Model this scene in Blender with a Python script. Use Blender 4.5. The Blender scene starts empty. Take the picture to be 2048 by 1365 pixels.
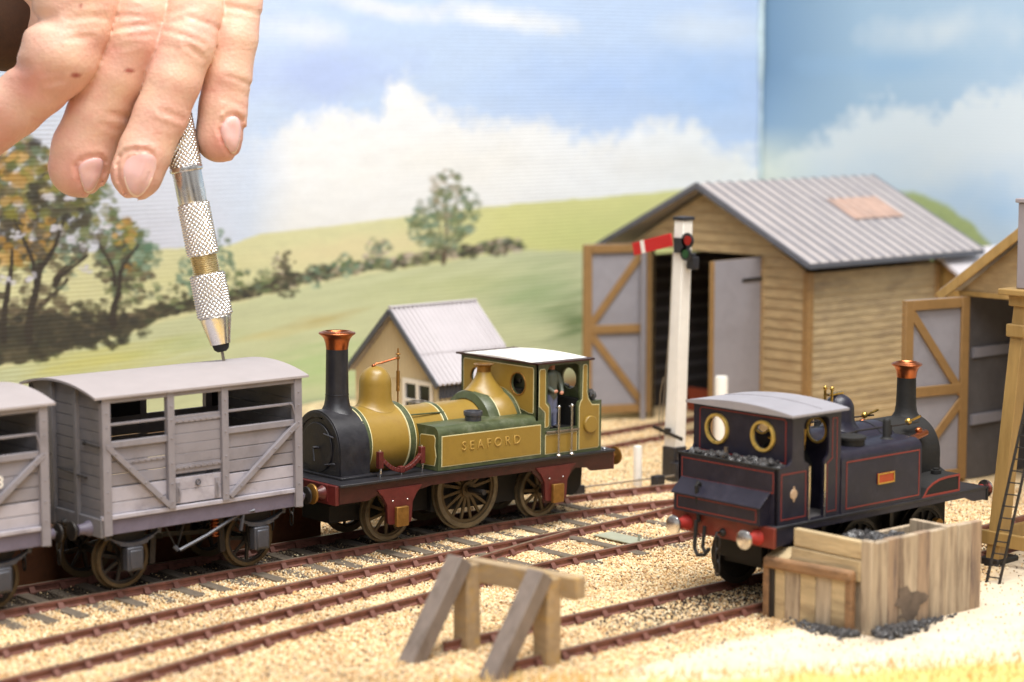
import bpy, bmesh, math, random
import numpy as np
from mathutils import Vector, Matrix, noise as mnoise
from mathutils.geometry import tessellate_polygon
from mathutils.bvhtree import BVHTree

random.seed(7); RNG = np.random.default_rng(11)
scene = bpy.context.scene
scene.unit_settings.scale_length = 0.01          # one unit is one centimetre: the place is a model railway
COL = scene.collection
pi = math.pi

# ------------------------------------------------------------------ camera
FPX, W0, H0, CAMH = 4420.0, 2048.0, 1365.0, 11.1
PITCH = math.atan((H0/2-150)/FPX)
FE = math.hypot(FPX, H0/2-150)
YAW = math.atan((6145-W0/2)/FE)
Fg = Vector((math.cos(YAW), math.sin(YAW), 0)); Rt = Vector((math.sin(YAW), -math.cos(YAW), 0)); Uz = Vector((0, 0, 1))
Fw = Fg*math.cos(PITCH)-Uz*math.sin(PITCH); Up = Fg*math.sin(PITCH)+Uz*math.cos(PITCH)
CAM = Vector((0, 0, CAMH))
def ray(px, py): return Fw+Rt*((px-W0/2)/FPX)-Up*((py-H0/2)/FPX)
def at_depth(px, py, d): return CAM+ray(px, py)*d
def proj_np(P):
    d = P-np.array(CAM); z = d@np.array(Fw)
    return W0/2+FPX*(d@np.array(Rt))/z, H0/2-FPX*(d@np.array(Up))/z
cd = bpy.data.cameras.new('camera'); cam = bpy.data.objects.new('camera', cd); COL.objects.link(cam)
M = Matrix((Rt, Up, -Fw)).transposed().to_4x4(); M.translation = CAM; cam.matrix_world = M
cd.sensor_width = 36; cd.lens = 36*FPX/W0; cd.clip_start = 1; cd.clip_end = 500
cd.dof.use_dof = True; cd.dof.focus_distance = 52.5; cd.dof.aperture_fstop = cd.lens*1e-3/0.46
scene.camera = cam

# ------------------------------------------------------------------ materials
def lin(c):
    return tuple((x/12.92 if x <= .04045 else ((x+.055)/1.055)**2.4) for x in c)
def rgb(r, g, b): return lin((r/255, g/255, b/255))
def mat(name, col, rough=.5, metal=0., var=.12, scale=3., bump=.0, bscale=20., stretch=(1, 1, 1), sss=0., spec=.5, stain=None, stain_scale=1.5, coat=0., stain_amt=.5):
    m = bpy.data.materials.new(name); m.use_nodes = True
    nt = m.node_tree; n = nt.nodes; L = nt.links; b = n['Principled BSDF']
    tc = n.new('ShaderNodeTexCoord'); mp = n.new('ShaderNodeMapping'); mp.inputs['Scale'].default_value = stretch
    L.new(tc.outputs['Object'], mp.inputs['Vector'])
    nz = n.new('ShaderNodeTexNoise'); nz.inputs['Scale'].default_value = scale; nz.inputs['Detail'].default_value = 6; nz.inputs['Roughness'].default_value = .65
    L.new(mp.outputs[0], nz.inputs['Vector'])
    cr = n.new('ShaderNodeValToRGB'); c = Vector(col)
    cr.color_ramp.elements[0].position = .3; cr.color_ramp.elements[1].position = .7
    cr.color_ramp.elements[0].color = (*(c*(1-var)), 1); cr.color_ramp.elements[1].color = (*[min(1, x*(1+var)) for x in c], 1)
    L.new(nz.outputs['Fac'], cr.inputs[0]); out = cr.outputs[0]
    if stain is not None:
        n2 = n.new('ShaderNodeTexNoise'); n2.inputs['Scale'].default_value = stain_scale; n2.inputs['Detail'].default_value = 8; n2.inputs['Roughness'].default_value = .7
        L.new(mp.outputs[0], n2.inputs['Vector'])
        r2 = n.new('ShaderNodeValToRGB'); r2.color_ramp.elements[0].position = .5; r2.color_ramp.elements[1].position = .68
        r2.color_ramp.elements[0].color = (0, 0, 0, 1); r2.color_ramp.elements[1].color = (stain_amt,)*3+(1,)
        L.new(n2.outputs['Fac'], r2.inputs[0])
        mx = n.new('ShaderNodeMixRGB'); mx.inputs[2].default_value = (*stain, 1)
        L.new(r2.outputs[0], mx.inputs[0]); L.new(out, mx.inputs[1]); out = mx.outputs[0]
    L.new(out, b.inputs['Base Color'])
    b.inputs['Roughness'].default_value = rough; b.inputs['Metallic'].default_value = metal
    b.inputs['Specular IOR Level'].default_value = spec
    if coat: b.inputs['Coat Weight'].default_value = coat
    if sss:
        b.inputs['Subsurface Weight'].default_value = sss; b.inputs['Subsurface Radius'].default_value = (1, .35, .2); b.inputs['Subsurface Scale'].default_value = .12
    rr = n.new('ShaderNodeMapRange'); rr.inputs[3].default_value = max(0, rough-.12); rr.inputs[4].default_value = min(1, rough+.12)
    L.new(nz.outputs['Fac'], rr.inputs[0]); L.new(rr.outputs[0], b.inputs['Roughness'])
    if bump:
        n3 = n.new('ShaderNodeTexNoise'); n3.inputs['Scale'].default_value = bscale; n3.inputs['Detail'].default_value = 5
        L.new(mp.outputs[0], n3.inputs['Vector'])
        bp = n.new('ShaderNodeBump'); bp.inputs['Strength'].default_value = bump; bp.inputs['Distance'].default_value = .03
        L.new(n3.outputs['Fac'], bp.inputs['Height']); L.new(bp.outputs[0], b.inputs['Normal'])
    return m
def attr_mat(name, attr, rough=.8, bump=.3, bscale=20., sss=0., spec=.3, mul=1.):
    m = bpy.data.materials.new(name); m.use_nodes = True
    nt = m.node_tree; n = nt.nodes; L = nt.links; b = n['Principled BSDF']
    a = n.new('ShaderNodeAttribute'); a.attribute_name = attr
    L.new(a.outputs['Color'], b.inputs['Base Color'])
    b.inputs['Roughness'].default_value = rough; b.inputs['Specular IOR Level'].default_value = spec
    if sss:
        b.inputs['Subsurface Weight'].default_value = sss; b.inputs['Subsurface Radius'].default_value = (1, .35, .2); b.inputs['Subsurface Scale'].default_value = .15
    if bump:
        tc = n.new('ShaderNodeTexCoord')
        n3 = n.new('ShaderNodeTexNoise'); n3.inputs['Scale'].default_value = bscale; n3.inputs['Detail'].default_value = 5
        L.new(tc.outputs['Object'], n3.inputs['Vector'])
        bp = n.new('ShaderNodeBump'); bp.inputs['Strength'].default_value = bump; bp.inputs['Distance'].default_value = .03
        L.new(n3.outputs['Fac'], bp.inputs['Height']); L.new(bp.outputs[0], b.inputs['Normal'])
    return m

K = dict(
 ochre=mat('ochre_paint', rgb(148, 119, 50), .36, var=.12, scale=2.2, bump=.1, bscale=9, stain=rgb(112, 84, 34), stain_scale=2.2, stain_amt=.4),
 green=mat('olive_green_paint', rgb(70, 78, 50), .4, var=.25, scale=4, bump=.12, bscale=12, stain=rgb(116, 118, 98), stain_scale=2.4, stain_amt=.6),
 cream=mat('cream_lining', rgb(214, 205, 160), .5, var=.05),
 black=mat('black_paint', rgb(34, 33, 38), .42, var=.3, scale=5, bump=.12, bscale=14, stain=rgb(70, 68, 66), stain_scale=3, stain_amt=.25),
 soot=mat('soot_black', rgb(22, 20, 19), .7, var=.3, scale=5, bump=.2),
 maroon=mat('maroon_paint', rgb(92, 34, 32), .38, var=.2, scale=4, bump=.1, stain=rgb(50, 24, 20), stain_scale=2.5, stain_amt=.6),
 frame=mat('dark_brown_frame_paint', rgb(58, 24, 20), .4, var=.25, scale=4, bump=.1, stain=rgb(30, 18, 15), stain_scale=2.5, stain_amt=.6),
 copper=mat('copper', rgb(176, 104, 68), .33, 1., var=.25, scale=8, stain=rgb(110, 60, 35), stain_scale=4, stain_amt=.5),
 thread=mat('pale_brass_thread', rgb(222, 206, 168), .3, 1., var=.06, scale=8),
 brass=mat('brass', rgb(205, 170, 90), .3, 1., var=.15, scale=8),
 dullbrass=mat('dull_brass', rgb(150, 110, 55), .45, .7, var=.25, scale=8),
 steel=mat('bright_steel', rgb(228, 226, 224), .25, 1., var=.015, scale=6),
 dullsteel=mat('dull_steel', rgb(150, 140, 128), .38, .9, var=.2, scale=8),
 wheel=mat('weathered_wheel', rgb(92, 76, 52), .5, .3, var=.3, scale=6, bump=.1, stain=rgb(48, 40, 30), stain_scale=3, stain_amt=.6),
 tyre=mat('worn_tyre', rgb(118, 108, 90), .35, .6, var=.25, scale=6),
 whiteroof=mat('white_roof_paint', rgb(243, 240, 234), .45, var=.03),
 wagon=mat('grey_wagon_paint', rgb(136, 131, 136), .5, var=.07, scale=2, bump=.06, bscale=10, stain=rgb(112, 106, 110), stain_scale=1.6, stain_amt=.5),
 wagonlit=mat('lit_grey_wagon_paint', rgb(172, 167, 175), .45, var=.08, scale=2.5, bump=.06, bscale=10, stain=rgb(124, 118, 126), stain_scale=1.8, stain_amt=.6),  # lit copy of the wagon grey, brighter light painted on the low planks
 wagonend=mat('shaded_grey_wagon_end', rgb(122, 119, 122), .55, var=.08, scale=2, bump=.06, stain=rgb(96, 92, 94), stain_scale=1.5, stain_amt=.5),  # shaded copy of the wagon grey, the ends' shade is in the colour
 wagonlow=mat('purple_grey_paint', rgb(104, 97, 112), .45, var=.15, scale=3, bump=.08, stain=rgb(90, 84, 96), stain_scale=2, stain_amt=.5),
 wagonroof=mat('wagon_roof_grey', rgb(160, 152, 152), .6, var=.05, scale=2, bump=.05),
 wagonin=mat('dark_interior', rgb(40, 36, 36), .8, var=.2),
 iron=mat('dark_grey_iron', rgb(78, 79, 86), .42, .3, var=.25, scale=6, bump=.15, stain=rgb(50, 46, 44), stain_scale=3, stain_amt=.5),
 darkiron=mat('blackened_iron', rgb(46, 42, 40), .5, .3, var=.3, scale=6, bump=.15),
 blue=mat('navy_paint', rgb(31, 29, 43), .4, var=.18, scale=3, bump=.07, bscale=10, stain=rgb(58, 54, 66), stain_scale=2, stain_amt=.4),
 redline=mat('red_lining', rgb(140, 50, 40), .45, var=.1),
 rim=mat('polished_brass_rim', rgb(222, 190, 104), .3, .6, var=.1, scale=8),
 redbeam=mat('brown_red_beam_paint', rgb(116, 48, 36), .45, var=.2, scale=4, stain=rgb(84, 44, 30), stain_scale=2.2, stain_amt=.6),
 red=mat('red_paint', rgb(168, 52, 46), .4, var=.12, scale=4, stain=rgb(130, 60, 30), stain_scale=3, stain_amt=.4),
 signalred=mat('signal_red', rgb(190, 30, 30), .4, var=.06),
 greyroof=mat('pale_grey_roof', rgb(150, 147, 153), .5, var=.06, scale=2, stain=rgb(140, 136, 140), stain_scale=1.5, stain_amt=.4),
 plate=mat('brass_red_plate', rgb(190, 80, 40), .4, .3, var=.1),
 coal=mat('coal', rgb(66, 64, 64), .35, 0, var=.55, scale=9, bump=.4, bscale=20),
 rust=mat('rusty_rail', rgb(124, 80, 68), .6, .1, var=.3, scale=4, bump=.2, bscale=14, stain=rgb(78, 46, 36), stain_scale=1.3, stain_amt=.8),
 railtop=mat('worn_rail_top', rgb(150, 134, 112), .4, .5, var=.2, scale=5),
 sleeper=mat('grey_sleeper_wood', rgb(108, 96, 82), .75, var=.25, scale=3, stretch=(4, 1, 4), bump=.3, stain=rgb(66, 56, 46), stain_scale=2, stain_amt=.7),
 wood=mat('weathered_plank', rgb(166, 142, 104), .7, var=.18, scale=2.2, stretch=(.8, .8, 3), bump=.35, bscale=9, stain=rgb(140, 110, 74), stain_scale=1.3, stain_amt=.6),
 wood2=mat('weathered_plank_side', rgb(166, 146, 112), .72, var=.2, scale=2.2, stretch=(.8, 1, 3.2), bump=.35, bscale=9, stain=rgb(126, 108, 86), stain_scale=.9, stain_amt=.85),
 wood3=mat('pale_vertical_plank', rgb(176, 158, 134), .75, var=.3, scale=2., stretch=(3.2, 3.2, .3), bump=.5, bscale=8, stain=rgb(98, 76, 62), stain_scale=1.3, stain_amt=.9),
 wood4=mat('brown_vertical_plank', rgb(160, 136, 112), .75, var=.3, scale=2.4, stretch=(3.2, 3.2, .35), bump=.5, bscale=8, stain=rgb(92, 78, 76), stain_scale=1.6, stain_amt=.9),
 wood5=mat('horizontal_pale_plank', rgb(188, 166, 128), .75, var=.2, scale=2., stretch=(2, .4, 2.5), bump=.4, bscale=8, stain=rgb(110, 84, 58), stain_scale=1.2, stain_amt=.7),
 tar=mat('coal_dust_stain', rgb(104, 90, 78), .8, var=.4, scale=4),
 boxbrown=mat('brown_box_timber', rgb(140, 106, 74), .7, var=.3, scale=2.5, stretch=(2, .6, 2), bump=.4, stain=rgb(72, 54, 40), stain_scale=1.6, stain_amt=.8),
 brownpaint=mat('brown_frame_paint', rgb(138, 106, 64), .55, var=.12, scale=3, bump=.1),
 yellowwood=mat('yellow_timber', rgb(164, 132, 78), .55, var=.14, scale=2.5, stretch=(2, 2, .4), bump=.2, stain=rgb(130, 98, 48), stain_scale=1.5, stain_amt=.4),
 bluegrey=mat('blue_grey_paint', rgb(142, 139, 145), .55, var=.07, scale=1.5, bump=.05, stain=rgb(124, 120, 124), stain_scale=.8, stain_amt=.5),
 shedroof=mat('shed_roof_sheet', rgb(170, 162, 160), .55, var=.09, scale=1.5, stretch=(3, .5, 1), stain=rgb(138, 134, 138), stain_scale=.9, stain_amt=.7),
 roofrib=mat('shadow_roof_rib', rgb(112, 113, 122), .6, var=.15),  # dark tone paints the bluish shadow lines along the ribs
 rustpatch=mat('rust_pink_sheet', rgb(176, 148, 134), .7, var=.16, scale=2, stain=rgb(150, 132, 124), stain_scale=1.2, stain_amt=.7),
 slate=mat('slate_dark_edge', rgb(80, 82, 90), .6, var=.15),
 tan=mat('tan_corrugated_paint', rgb(200, 182, 144), .55, var=.06, scale=2),
 hutroof=mat('white_corrugated_paint', rgb(188, 182, 184), .55, var=.04, scale=2, stain=rgb(190, 182, 186), stain_scale=1.3, stain_amt=.4),
 door=mat('dark_red_door', rgb(110, 40, 34), .5, var=.1),
 white=mat('white_paint', rgb(232, 226, 216), .5, var=.05, scale=3),
 glass=mat('dark_window_glass', rgb(28, 32, 30), .12, 0, var=.2),
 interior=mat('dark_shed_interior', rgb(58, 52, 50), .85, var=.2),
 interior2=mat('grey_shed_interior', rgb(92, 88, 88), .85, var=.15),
 redbrick=mat('red_brown_boarding', rgb(140, 62, 38), .7, var=.2),
 bufwood=mat('grey_weathered_timber', rgb(124, 112, 104), .7, var=.18, scale=2.5, stretch=(2, 2, .7), bump=.3, stain=rgb(84, 72, 62), stain_scale=1.4, stain_amt=.6),
 bufbeam=mat('tan_weathered_timber', rgb(160, 138, 108), .7, var=.2, scale=2.5, stretch=(2, .5, 2), bump=.3, stain=rgb(190, 150, 60), stain_scale=1.8, stain_amt=.5),
 platf=mat('brown_platform_face', rgb(98, 58, 32), .75, var=.25, scale=2.5, bump=.3),
 bank=mat('pale_earth', rgb(196, 178, 140), .9, var=.2, scale=3, bump=.4, stain=rgb(110, 84, 58), stain_scale=1, stain_amt=.7),
 tankgrey=mat('water_tank_grey', rgb(150, 143, 148), .5, var=.06),
 greenlens=mat('green_lens', rgb(30, 70, 40), .2, var=.1),
 redlens=mat('red_lens', rgb(150, 22, 22), .2, var=.1),
 greenplate=mat('grey_green_plate', rgb(160, 162, 142), .5, var=.1),
 nail=mat('fingernail', rgb(226, 184, 178), .16, var=.05, scale=3, sss=.3, bump=.05, bscale=12, stretch=(1, 1, 1)),
 nailedge=mat('fingernail_edge', rgb(234, 206, 188), .35, var=.05),
 letter=mat('raised_letter', rgb(178, 144, 72), .4, var=.08),
 patch=mat('grey_wall_patch', rgb(138, 126, 108), .7, var=.15),
 palm_shade=mat('dark_brown_palm_shade', rgb(74, 50, 34), .9, var=.2, scale=3, bump=.3, bscale=14),  # dark tone standing in for the palm's shade
 garter=mat('crest_cream', rgb(190, 160, 130), .5, var=.1),
)

# ------------------------------------------------------------------ mesh builder
class MB:
    def __init__(s): s.v = []; s.f = []; s.m = []
    def add(s, vs, fs, mi=0):
        b = len(s.v); s.v += [tuple(v) for v in vs]
        for f in fs: s.f.append(tuple(b+i for i in f)); s.m.append(mi)
        return s
    def box(s, x0, y0, z0, x1, y1, z1, mi=0):
        x0, x1 = min(x0, x1), max(x0, x1); y0, y1 = min(y0, y1), max(y0, y1); z0, z1 = min(z0, z1), max(z0, z1)
        vs = [(x0, y0, z0), (x1, y0, z0), (x1, y1, z0), (x0, y1, z0), (x0, y0, z1), (x1, y0, z1), (x1, y1, z1), (x0, y1, z1)]
        return s.add(vs, [(0, 3, 2, 1), (4, 5, 6, 7), (0, 1, 5, 4), (1, 2, 6, 5), (2, 3, 7, 6), (3, 0, 4, 7)], mi)
    def bar(s, p0, p1, w, h, up=(0, 0, 1), mi=0, taper=1.):
        p0 = Vector(p0); p1 = Vector(p1); d = (p1-p0).normalized(); u = Vector(up); sd = d.cross(u)
        if sd.length < 1e-4: u = Vector((1, 0, 0)); sd = d.cross(u)
        sd.normalize(); u = sd.cross(d).normalized()
        vs = []
        for p, k in ((p0, 1.), (p1, taper)):
            for a, b in ((-1, -1), (1, -1), (1, 1), (-1, 1)): vs.append(p+sd*(a*w/2*k)+u*(b*h/2*k))
        return s.add(vs, [(3, 2, 1, 0), (4, 5, 6, 7), (0, 1, 5, 4), (1, 2, 6, 5), (2, 3, 7, 6), (3, 0, 4, 7)], mi)
    @staticmethod
    def _pl(plane, a, b, h):
        return {'xz': (a, h, b), 'yz': (h, a, b), 'xy': (a, b, h)}[plane]
    def sheet(s, outer, plane, lo, hi, holes=(), mi=0, mi_side=None):
        loops = [list(outer)]+[list(h) for h in holes]
        tri = tessellate_polygon([[Vector((a, b, 0)) for a, b in lp] for lp in loops])
        flat = [p for lp in loops for p in lp]; n = len(flat)
        vs = [s._pl(plane, a, b, lo) for a, b in flat]+[s._pl(plane, a, b, hi) for a, b in flat]
        fs = []
        for t in tri:
            fs.append((t[0], t[1], t[2])); fs.append((t[2]+n, t[1]+n, t[0]+n))
        s.add(vs, fs, mi)
        b0 = len(s.v)-2*n; off = 0
        for lp in loops:
            k = len(lp)
            for i in range(k):
                j = (i+1) % k
                s.f.append((b0+off+i, b0+off+j, b0+off+j+n, b0+off+i+n)); s.m.append(mi if mi_side is None else mi_side)
            off += k
        return s
    def lathe(s, c, prof, axis=(0, 0, 1), n=32, mi=0, cap=True):
        ax = Vector(axis).normalized(); u = ax.orthogonal().normalized(); w = ax.cross(u); c = Vector(c)
        vs = []; fs = []
        for r, h in prof:
            for i in range(n):
                t = 2*pi*i/n; vs.append(c+ax*h+(u*math.cos(t)+w*math.sin(t))*r)
        for k in range(len(prof)-1):
            for i in range(n):
                j = (i+1) % n; fs.append((k*n+i, k*n+j, (k+1)*n+j, (k+1)*n+i))
        if cap:
            fs.append(tuple(range(n-1, -1, -1))); e = (len(prof)-1)*n; fs.append(tuple(range(e, e+n)))
        return s.add(vs, fs, mi)
    def cyl(s, p0, p1, r0, r1=None, n=16, mi=0):
        p0 = Vector(p0); p1 = Vector(p1); r1 = r0 if r1 is None else r1
        return s.lathe(p0, [(r0, 0), (r1, (p1-p0).length)], p1-p0, n, mi)
    def tube(s, pts, r, n=8, mi=0):
        pts = [Vector(p) for p in pts]; vs = []; fs = []; u = None
        for i, p in enumerate(pts):
            d = (pts[min(i+1, len(pts)-1)]-pts[max(i-1, 0)]).normalized()
            u = d.orthogonal().normalized() if u is None else (u-d*u.dot(d)).normalized()
            w = d.cross(u)
            rr = r[i] if isinstance(r, (list, tuple)) else r
            for k in range(n):
                t = 2*pi*k/n; vs.append(p+(u*math.cos(t)+w*math.sin(t))*rr)
        for i in range(len(pts)-1):
            for k in range(n):
                j = (k+1) % n; fs.append((i*n+k, i*n+j, (i+1)*n+j, (i+1)*n+k))
        fs.append(tuple(range(n-1, -1, -1))); e = (len(pts)-1)*n; fs.append(tuple(range(e, e+n)))
        return s.add(vs, fs, mi)
    def torus(s, c, R, r, axis=(0, 0, 1), n=32, k=8, mi=0):
        ax = Vector(axis).normalized(); u = ax.orthogonal().normalized(); w = ax.cross(u); c = Vector(c); vs = []; fs = []
        for i in range(n):
            t = 2*pi*i/n; d = u*math.cos(t)+w*math.sin(t)
            for j in range(k):
                q = 2*pi*j/k; vs.append(c+d*(R+r*math.cos(q))+ax*(r*math.sin(q)))
        for i in range(n):
            for j in range(k):
                a = (i+1) % n; b = (j+1) % k; fs.append((i*k+j, a*k+j, a*k+b, i*k+b))
        return s.add(vs, fs, mi)
    def ball(s, c, r, nu=16, nv=10, mi=0, jit=0.):
        c = Vector(c); r = Vector(r) if not isinstance(r, (int, float)) else Vector((r, r, r)); vs = [c+Vector((0, 0, r.z))]; fs = []
        for a in range(1, nv):
            for b in range(nu):
                t = pi*a/nv; q = 2*pi*b/nu; k = 1+random.uniform(-jit, jit)
                vs.append(c+Vector((r.x*math.sin(t)*math.cos(q), r.y*math.sin(t)*math.sin(q), r.z*math.cos(t)))*k)
        vs.append(c-Vector((0, 0, r.z)))
        for b in range(nu): fs.append((0, 1+b, 1+(b+1) % nu))
        for a in range(nv-2):
            for b in range(nu):
                x = 1+a*nu; fs.append((x+b, x+nu+b, x+nu+(b+1) % nu, x+(b+1) % nu))
        x = 1+(nv-2)*nu; e = len(vs)-1
        for b in range(nu): fs.append((x+b, e, x+(b+1) % nu))
        return s.add(vs, fs, mi)
    def lump(s, c, r, mi=0):
        ph = (1+5**.5)/2
        V = [(-1, ph, 0), (1, ph, 0), (-1, -ph, 0), (1, -ph, 0), (0, -1, ph), (0, 1, ph), (0, -1, -ph), (0, 1, -ph), (ph, 0, -1), (ph, 0, 1), (-ph, 0, -1), (-ph, 0, 1)]
        T = [(0, 11, 5), (0, 5, 1), (0, 1, 7), (0, 7, 10), (0, 10, 11), (1, 5, 9), (5, 11, 4), (11, 10, 2), (10, 7, 6), (7, 1, 8), (3, 9, 4), (3, 4, 2), (3, 2, 6), (3, 6, 8), (3, 8, 9), (4, 9, 5), (2, 4, 11), (6, 2, 10), (8, 6, 7), (9, 8, 1)]
        R = Matrix.Rotation(random.uniform(0, 6), 3, Vector((random.uniform(-1, 1), random.uniform(-1, 1), 1)))
        st = Vector((random.uniform(.7, 1.3), random.uniform(.7, 1.2), random.uniform(.6, 1.)))
        vs = []
        for v in V:
            q = Vector(v)*(r/1.9)*random.uniform(.75, 1.25); q = R @ Vector((q.x*st.x, q.y*st.y, q.z*st.z)); vs.append(Vector(c)+q)
        return s.add(vs, T, mi)
    def sweep(s, path, prof, mis=None, mi=0):
        """prof (y, z) swept along path of points, horizontal normals"""
        path = [Vector(p) for p in path]; n = len(prof); vs = []; fs = []; ms = []
        for i, p in enumerate(path):
            d = (path[min(i+1, len(path)-1)]-path[max(i-1, 0)]); d.z = 0; d.normalize(); nn = Vector((-d.y, d.x, 0))
            for y, z in prof: vs.append(p+nn*y+Vector((0, 0, z)))
        b = len(s.v); s.v += [tuple(v) for v in vs]
        for i in range(len(path)-1):
            for k in range(n):
                j = (k+1) % n; s.f.append((b+i*n+k, b+(i+1)*n+k, b+(i+1)*n+j, b+i*n+j)); s.m.append(mis[k] if mis else mi)
        s.f.append(tuple(b+k for k in range(n))); s.m.append(mi); e = b+(len(path)-1)*n
        s.f.append(tuple(e+k for k in range(n-1, -1, -1))); s.m.append(mi)
        return s
    def build(s, name, mats, parent=None, bevel=0., angle=35, origin=None, recalc=True, flat=False):
        me = bpy.data.meshes.new(name)
        o0 = Vector(origin) if origin is not None else Vector((0, 0, 0))
        me.from_pydata([tuple(Vector(v)-o0) for v in s.v] if origin is not None else s.v, [], s.f); me.update()
        if not isinstance(mats, (list, tuple)): mats = [mats]
        for m in mats: me.materials.append(K[m] if isinstance(m, str) else m)
        me.polygons.foreach_set('material_index', s.m)
        if recalc:
            bm = bmesh.new(); bm.from_mesh(me); bmesh.ops.recalc_face_normals(bm, faces=bm.faces[:]); bm.to_mesh(me); bm.free()
        if not flat:
            me.polygons.foreach_set('use_smooth', [True]*len(me.polygons)); me.set_sharp_from_angle(angle=math.radians(angle))
        ob = bpy.data.objects.new(name, me); COL.objects.link(ob)
        if parent is not None: ob.parent = parent
        elif origin is not None: ob.location = o0
        if bevel:
            bv = ob.modifiers.new('bevel', 'BEVEL'); bv.width = bevel; bv.segments = 2; bv.limit_method = 'ANGLE'; bv.angle_limit = math.radians(40)
        return ob

def thing(name, label, cat, loc=(0, 0, 0), group=None):
    o = bpy.data.objects.new(name, None); COL.objects.link(o); o.location = loc; o.empty_display_size = .5
    o['label'] = label; o['category'] = cat
    if group: o['group'] = group
    return o
def tag(o, label, cat, group=None):
    o['label'] = label; o['category'] = cat
    if group: o['group'] = group
    return o
def struct(o): o['kind'] = 'structure'; return o
def stuff(o): o['kind'] = 'stuff'; return o
def circ(a, b, r, n=28, ry=None):
    return [(a+r*math.cos(2*pi*i/n), b+(ry or r)*math.sin(2*pi*i/n)) for i in range(n)]
def arc(a, b, r, t0, t1, n=10):
    return [(a+r*math.cos(math.radians(t0+(t1-t0)*i/n)), b+r*math.sin(math.radians(t0+(t1-t0)*i/n))) for i in range(n+1)]
def rrect(x0, z0, x1, z1, r, n=5):
    return arc(x1-r, z1-r, r, 0, 90, n)+arc(x0+r, z1-r, r, 90, 180, n)+arc(x0+r, z0+r, r, 180, 270, n)+arc(x1-r, z0+r, r, 270, 360, n)
def inset(poly, d):
    """shrink a simple polygon by d (miter)"""
    n = len(poly); A = sum(poly[i][0]*poly[(i+1) % n][1]-poly[(i+1) % n][0]*poly[i][1] for i in range(n))
    sg = 1 if A > 0 else -1; out = []
    for i in range(n):
        p0 = Vector(poly[i-1]); p1 = Vector(poly[i]); p2 = Vector(poly[(i+1) % n])
        a = (p1-p0); b = (p2-p1)
        if a.length < 1e-6 or b.length < 1e-6: out.append(tuple(p1)); continue
        a.normalize(); b.normalize(); na = Vector((-a.y, a.x))*sg; nb = Vector((-b.y, b.x))*sg
        m = na+nb
        if m.length < 1e-4: m = na
        m.normalize(); k = d/max(.35, m.dot(na)); out.append(tuple(p1+m*k))
    return out
def text_mesh(body, size, extrude, matrix, name, material, parent, spacing=1., offset=0.):
    cu = bpy.data.curves.new(name, 'FONT'); cu.body = body; cu.size = size; cu.extrude = extrude; cu.align_x = 'CENTER'; cu.align_y = 'CENTER'
    cu.space_character = spacing; cu.bevel_depth = .006; cu.offset = offset
    t = bpy.data.objects.new(name, cu); COL.objects.link(t); dg = bpy.context.evaluated_depsgraph_get()
    me = bpy.data.meshes.new_from_object(t.evaluated_get(dg)); bpy.data.objects.remove(t); bpy.data.curves.remove(cu)
    me.transform(matrix); me.materials.clear(); me.materials.append(K[material]); me.name = name
    ob = bpy.data.objects.new(name, me); COL.objects.link(ob)
    if parent: ob.parent = parent
    return ob
def copy_part(o, parent, loc=None):
    c = o.copy(); COL.objects.link(c); c.parent = parent
    if loc is not None: c.location = loc
    return c
def copy_tree(o, parent=None):
    c = o.copy(); COL.objects.link(c); c.parent = parent
    for ch in list(o.children): copy_tree(ch, c)
    return c

def surface_nets(F, org, h):
    ins = F < 0; nx, ny, nz = F.shape
    s = np.zeros((nx-1, ny-1, nz-1), np.int8)
    for a in (0, 1):
        for b in (0, 1):
            for c in (0, 1): s += ins[a:nx-1+a, b:ny-1+b, c:nz-1+c]
    act = (s > 0) & (s < 8); idx = -np.ones(act.shape, np.int64); I, J, L = np.nonzero(act); idx[I, J, L] = np.arange(len(I))
    acc = np.zeros((len(I), 3)); cnt = np.zeros(len(I))
    C = [(a, b, c) for a in (0, 1) for b in (0, 1) for c in (0, 1)]
    for p in C:
        for ax in range(3):
            if p[ax] == 0:
                q = list(p); q[ax] = 1
                f0 = F[I+p[0], J+p[1], L+p[2]]; f1 = F[I+q[0], J+q[1], L+q[2]]
                x = (f0 < 0) != (f1 < 0); t = np.where(x, f0/np.where(x, f0-f1, 1), 0)
                pos = np.array(p, float)[None]*np.ones((len(I), 1)); pos[:, ax] += t
                acc += pos*x[:, None]; cnt += x
    V = (np.stack([I, J, L], 1)+acc/cnt[:, None])*h+np.array(org)
    Q = []
    for ax in range(3):
        sl0 = [slice(None)]*3; sl1 = [slice(None)]*3; sl0[ax] = slice(0, -1); sl1[ax] = slice(1, None)
        x = ins[tuple(sl0)] != ins[tuple(sl1)]; A = np.stack(np.nonzero(x), 1)
        o = [k for k in range(3) if k != ax]
        A = A[(A[:, o[0]] > 0) & (A[:, o[1]] > 0) & (A[:, o[0]] < F.shape[o[0]]-1) & (A[:, o[1]] < F.shape[o[1]]-1)]
        e0 = np.zeros(3, int); e0[o[0]] = 1; e1 = np.zeros(3, int); e1[o[1]] = 1
        g = lambda B: idx[B[:, 0], B[:, 1], B[:, 2]]
        q = np.stack([g(A-e0-e1), g(A-e1), g(A), g(A-e0)], 1)
        flip = ~ins[A[:, 0], A[:, 1], A[:, 2]]
        if ax == 1: flip = ~flip
        q[flip] = q[flip][:, ::-1]; Q.append(q)
    Q = np.concatenate(Q); Q = Q[(Q >= 0).all(1)]
    return V, Q
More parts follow.
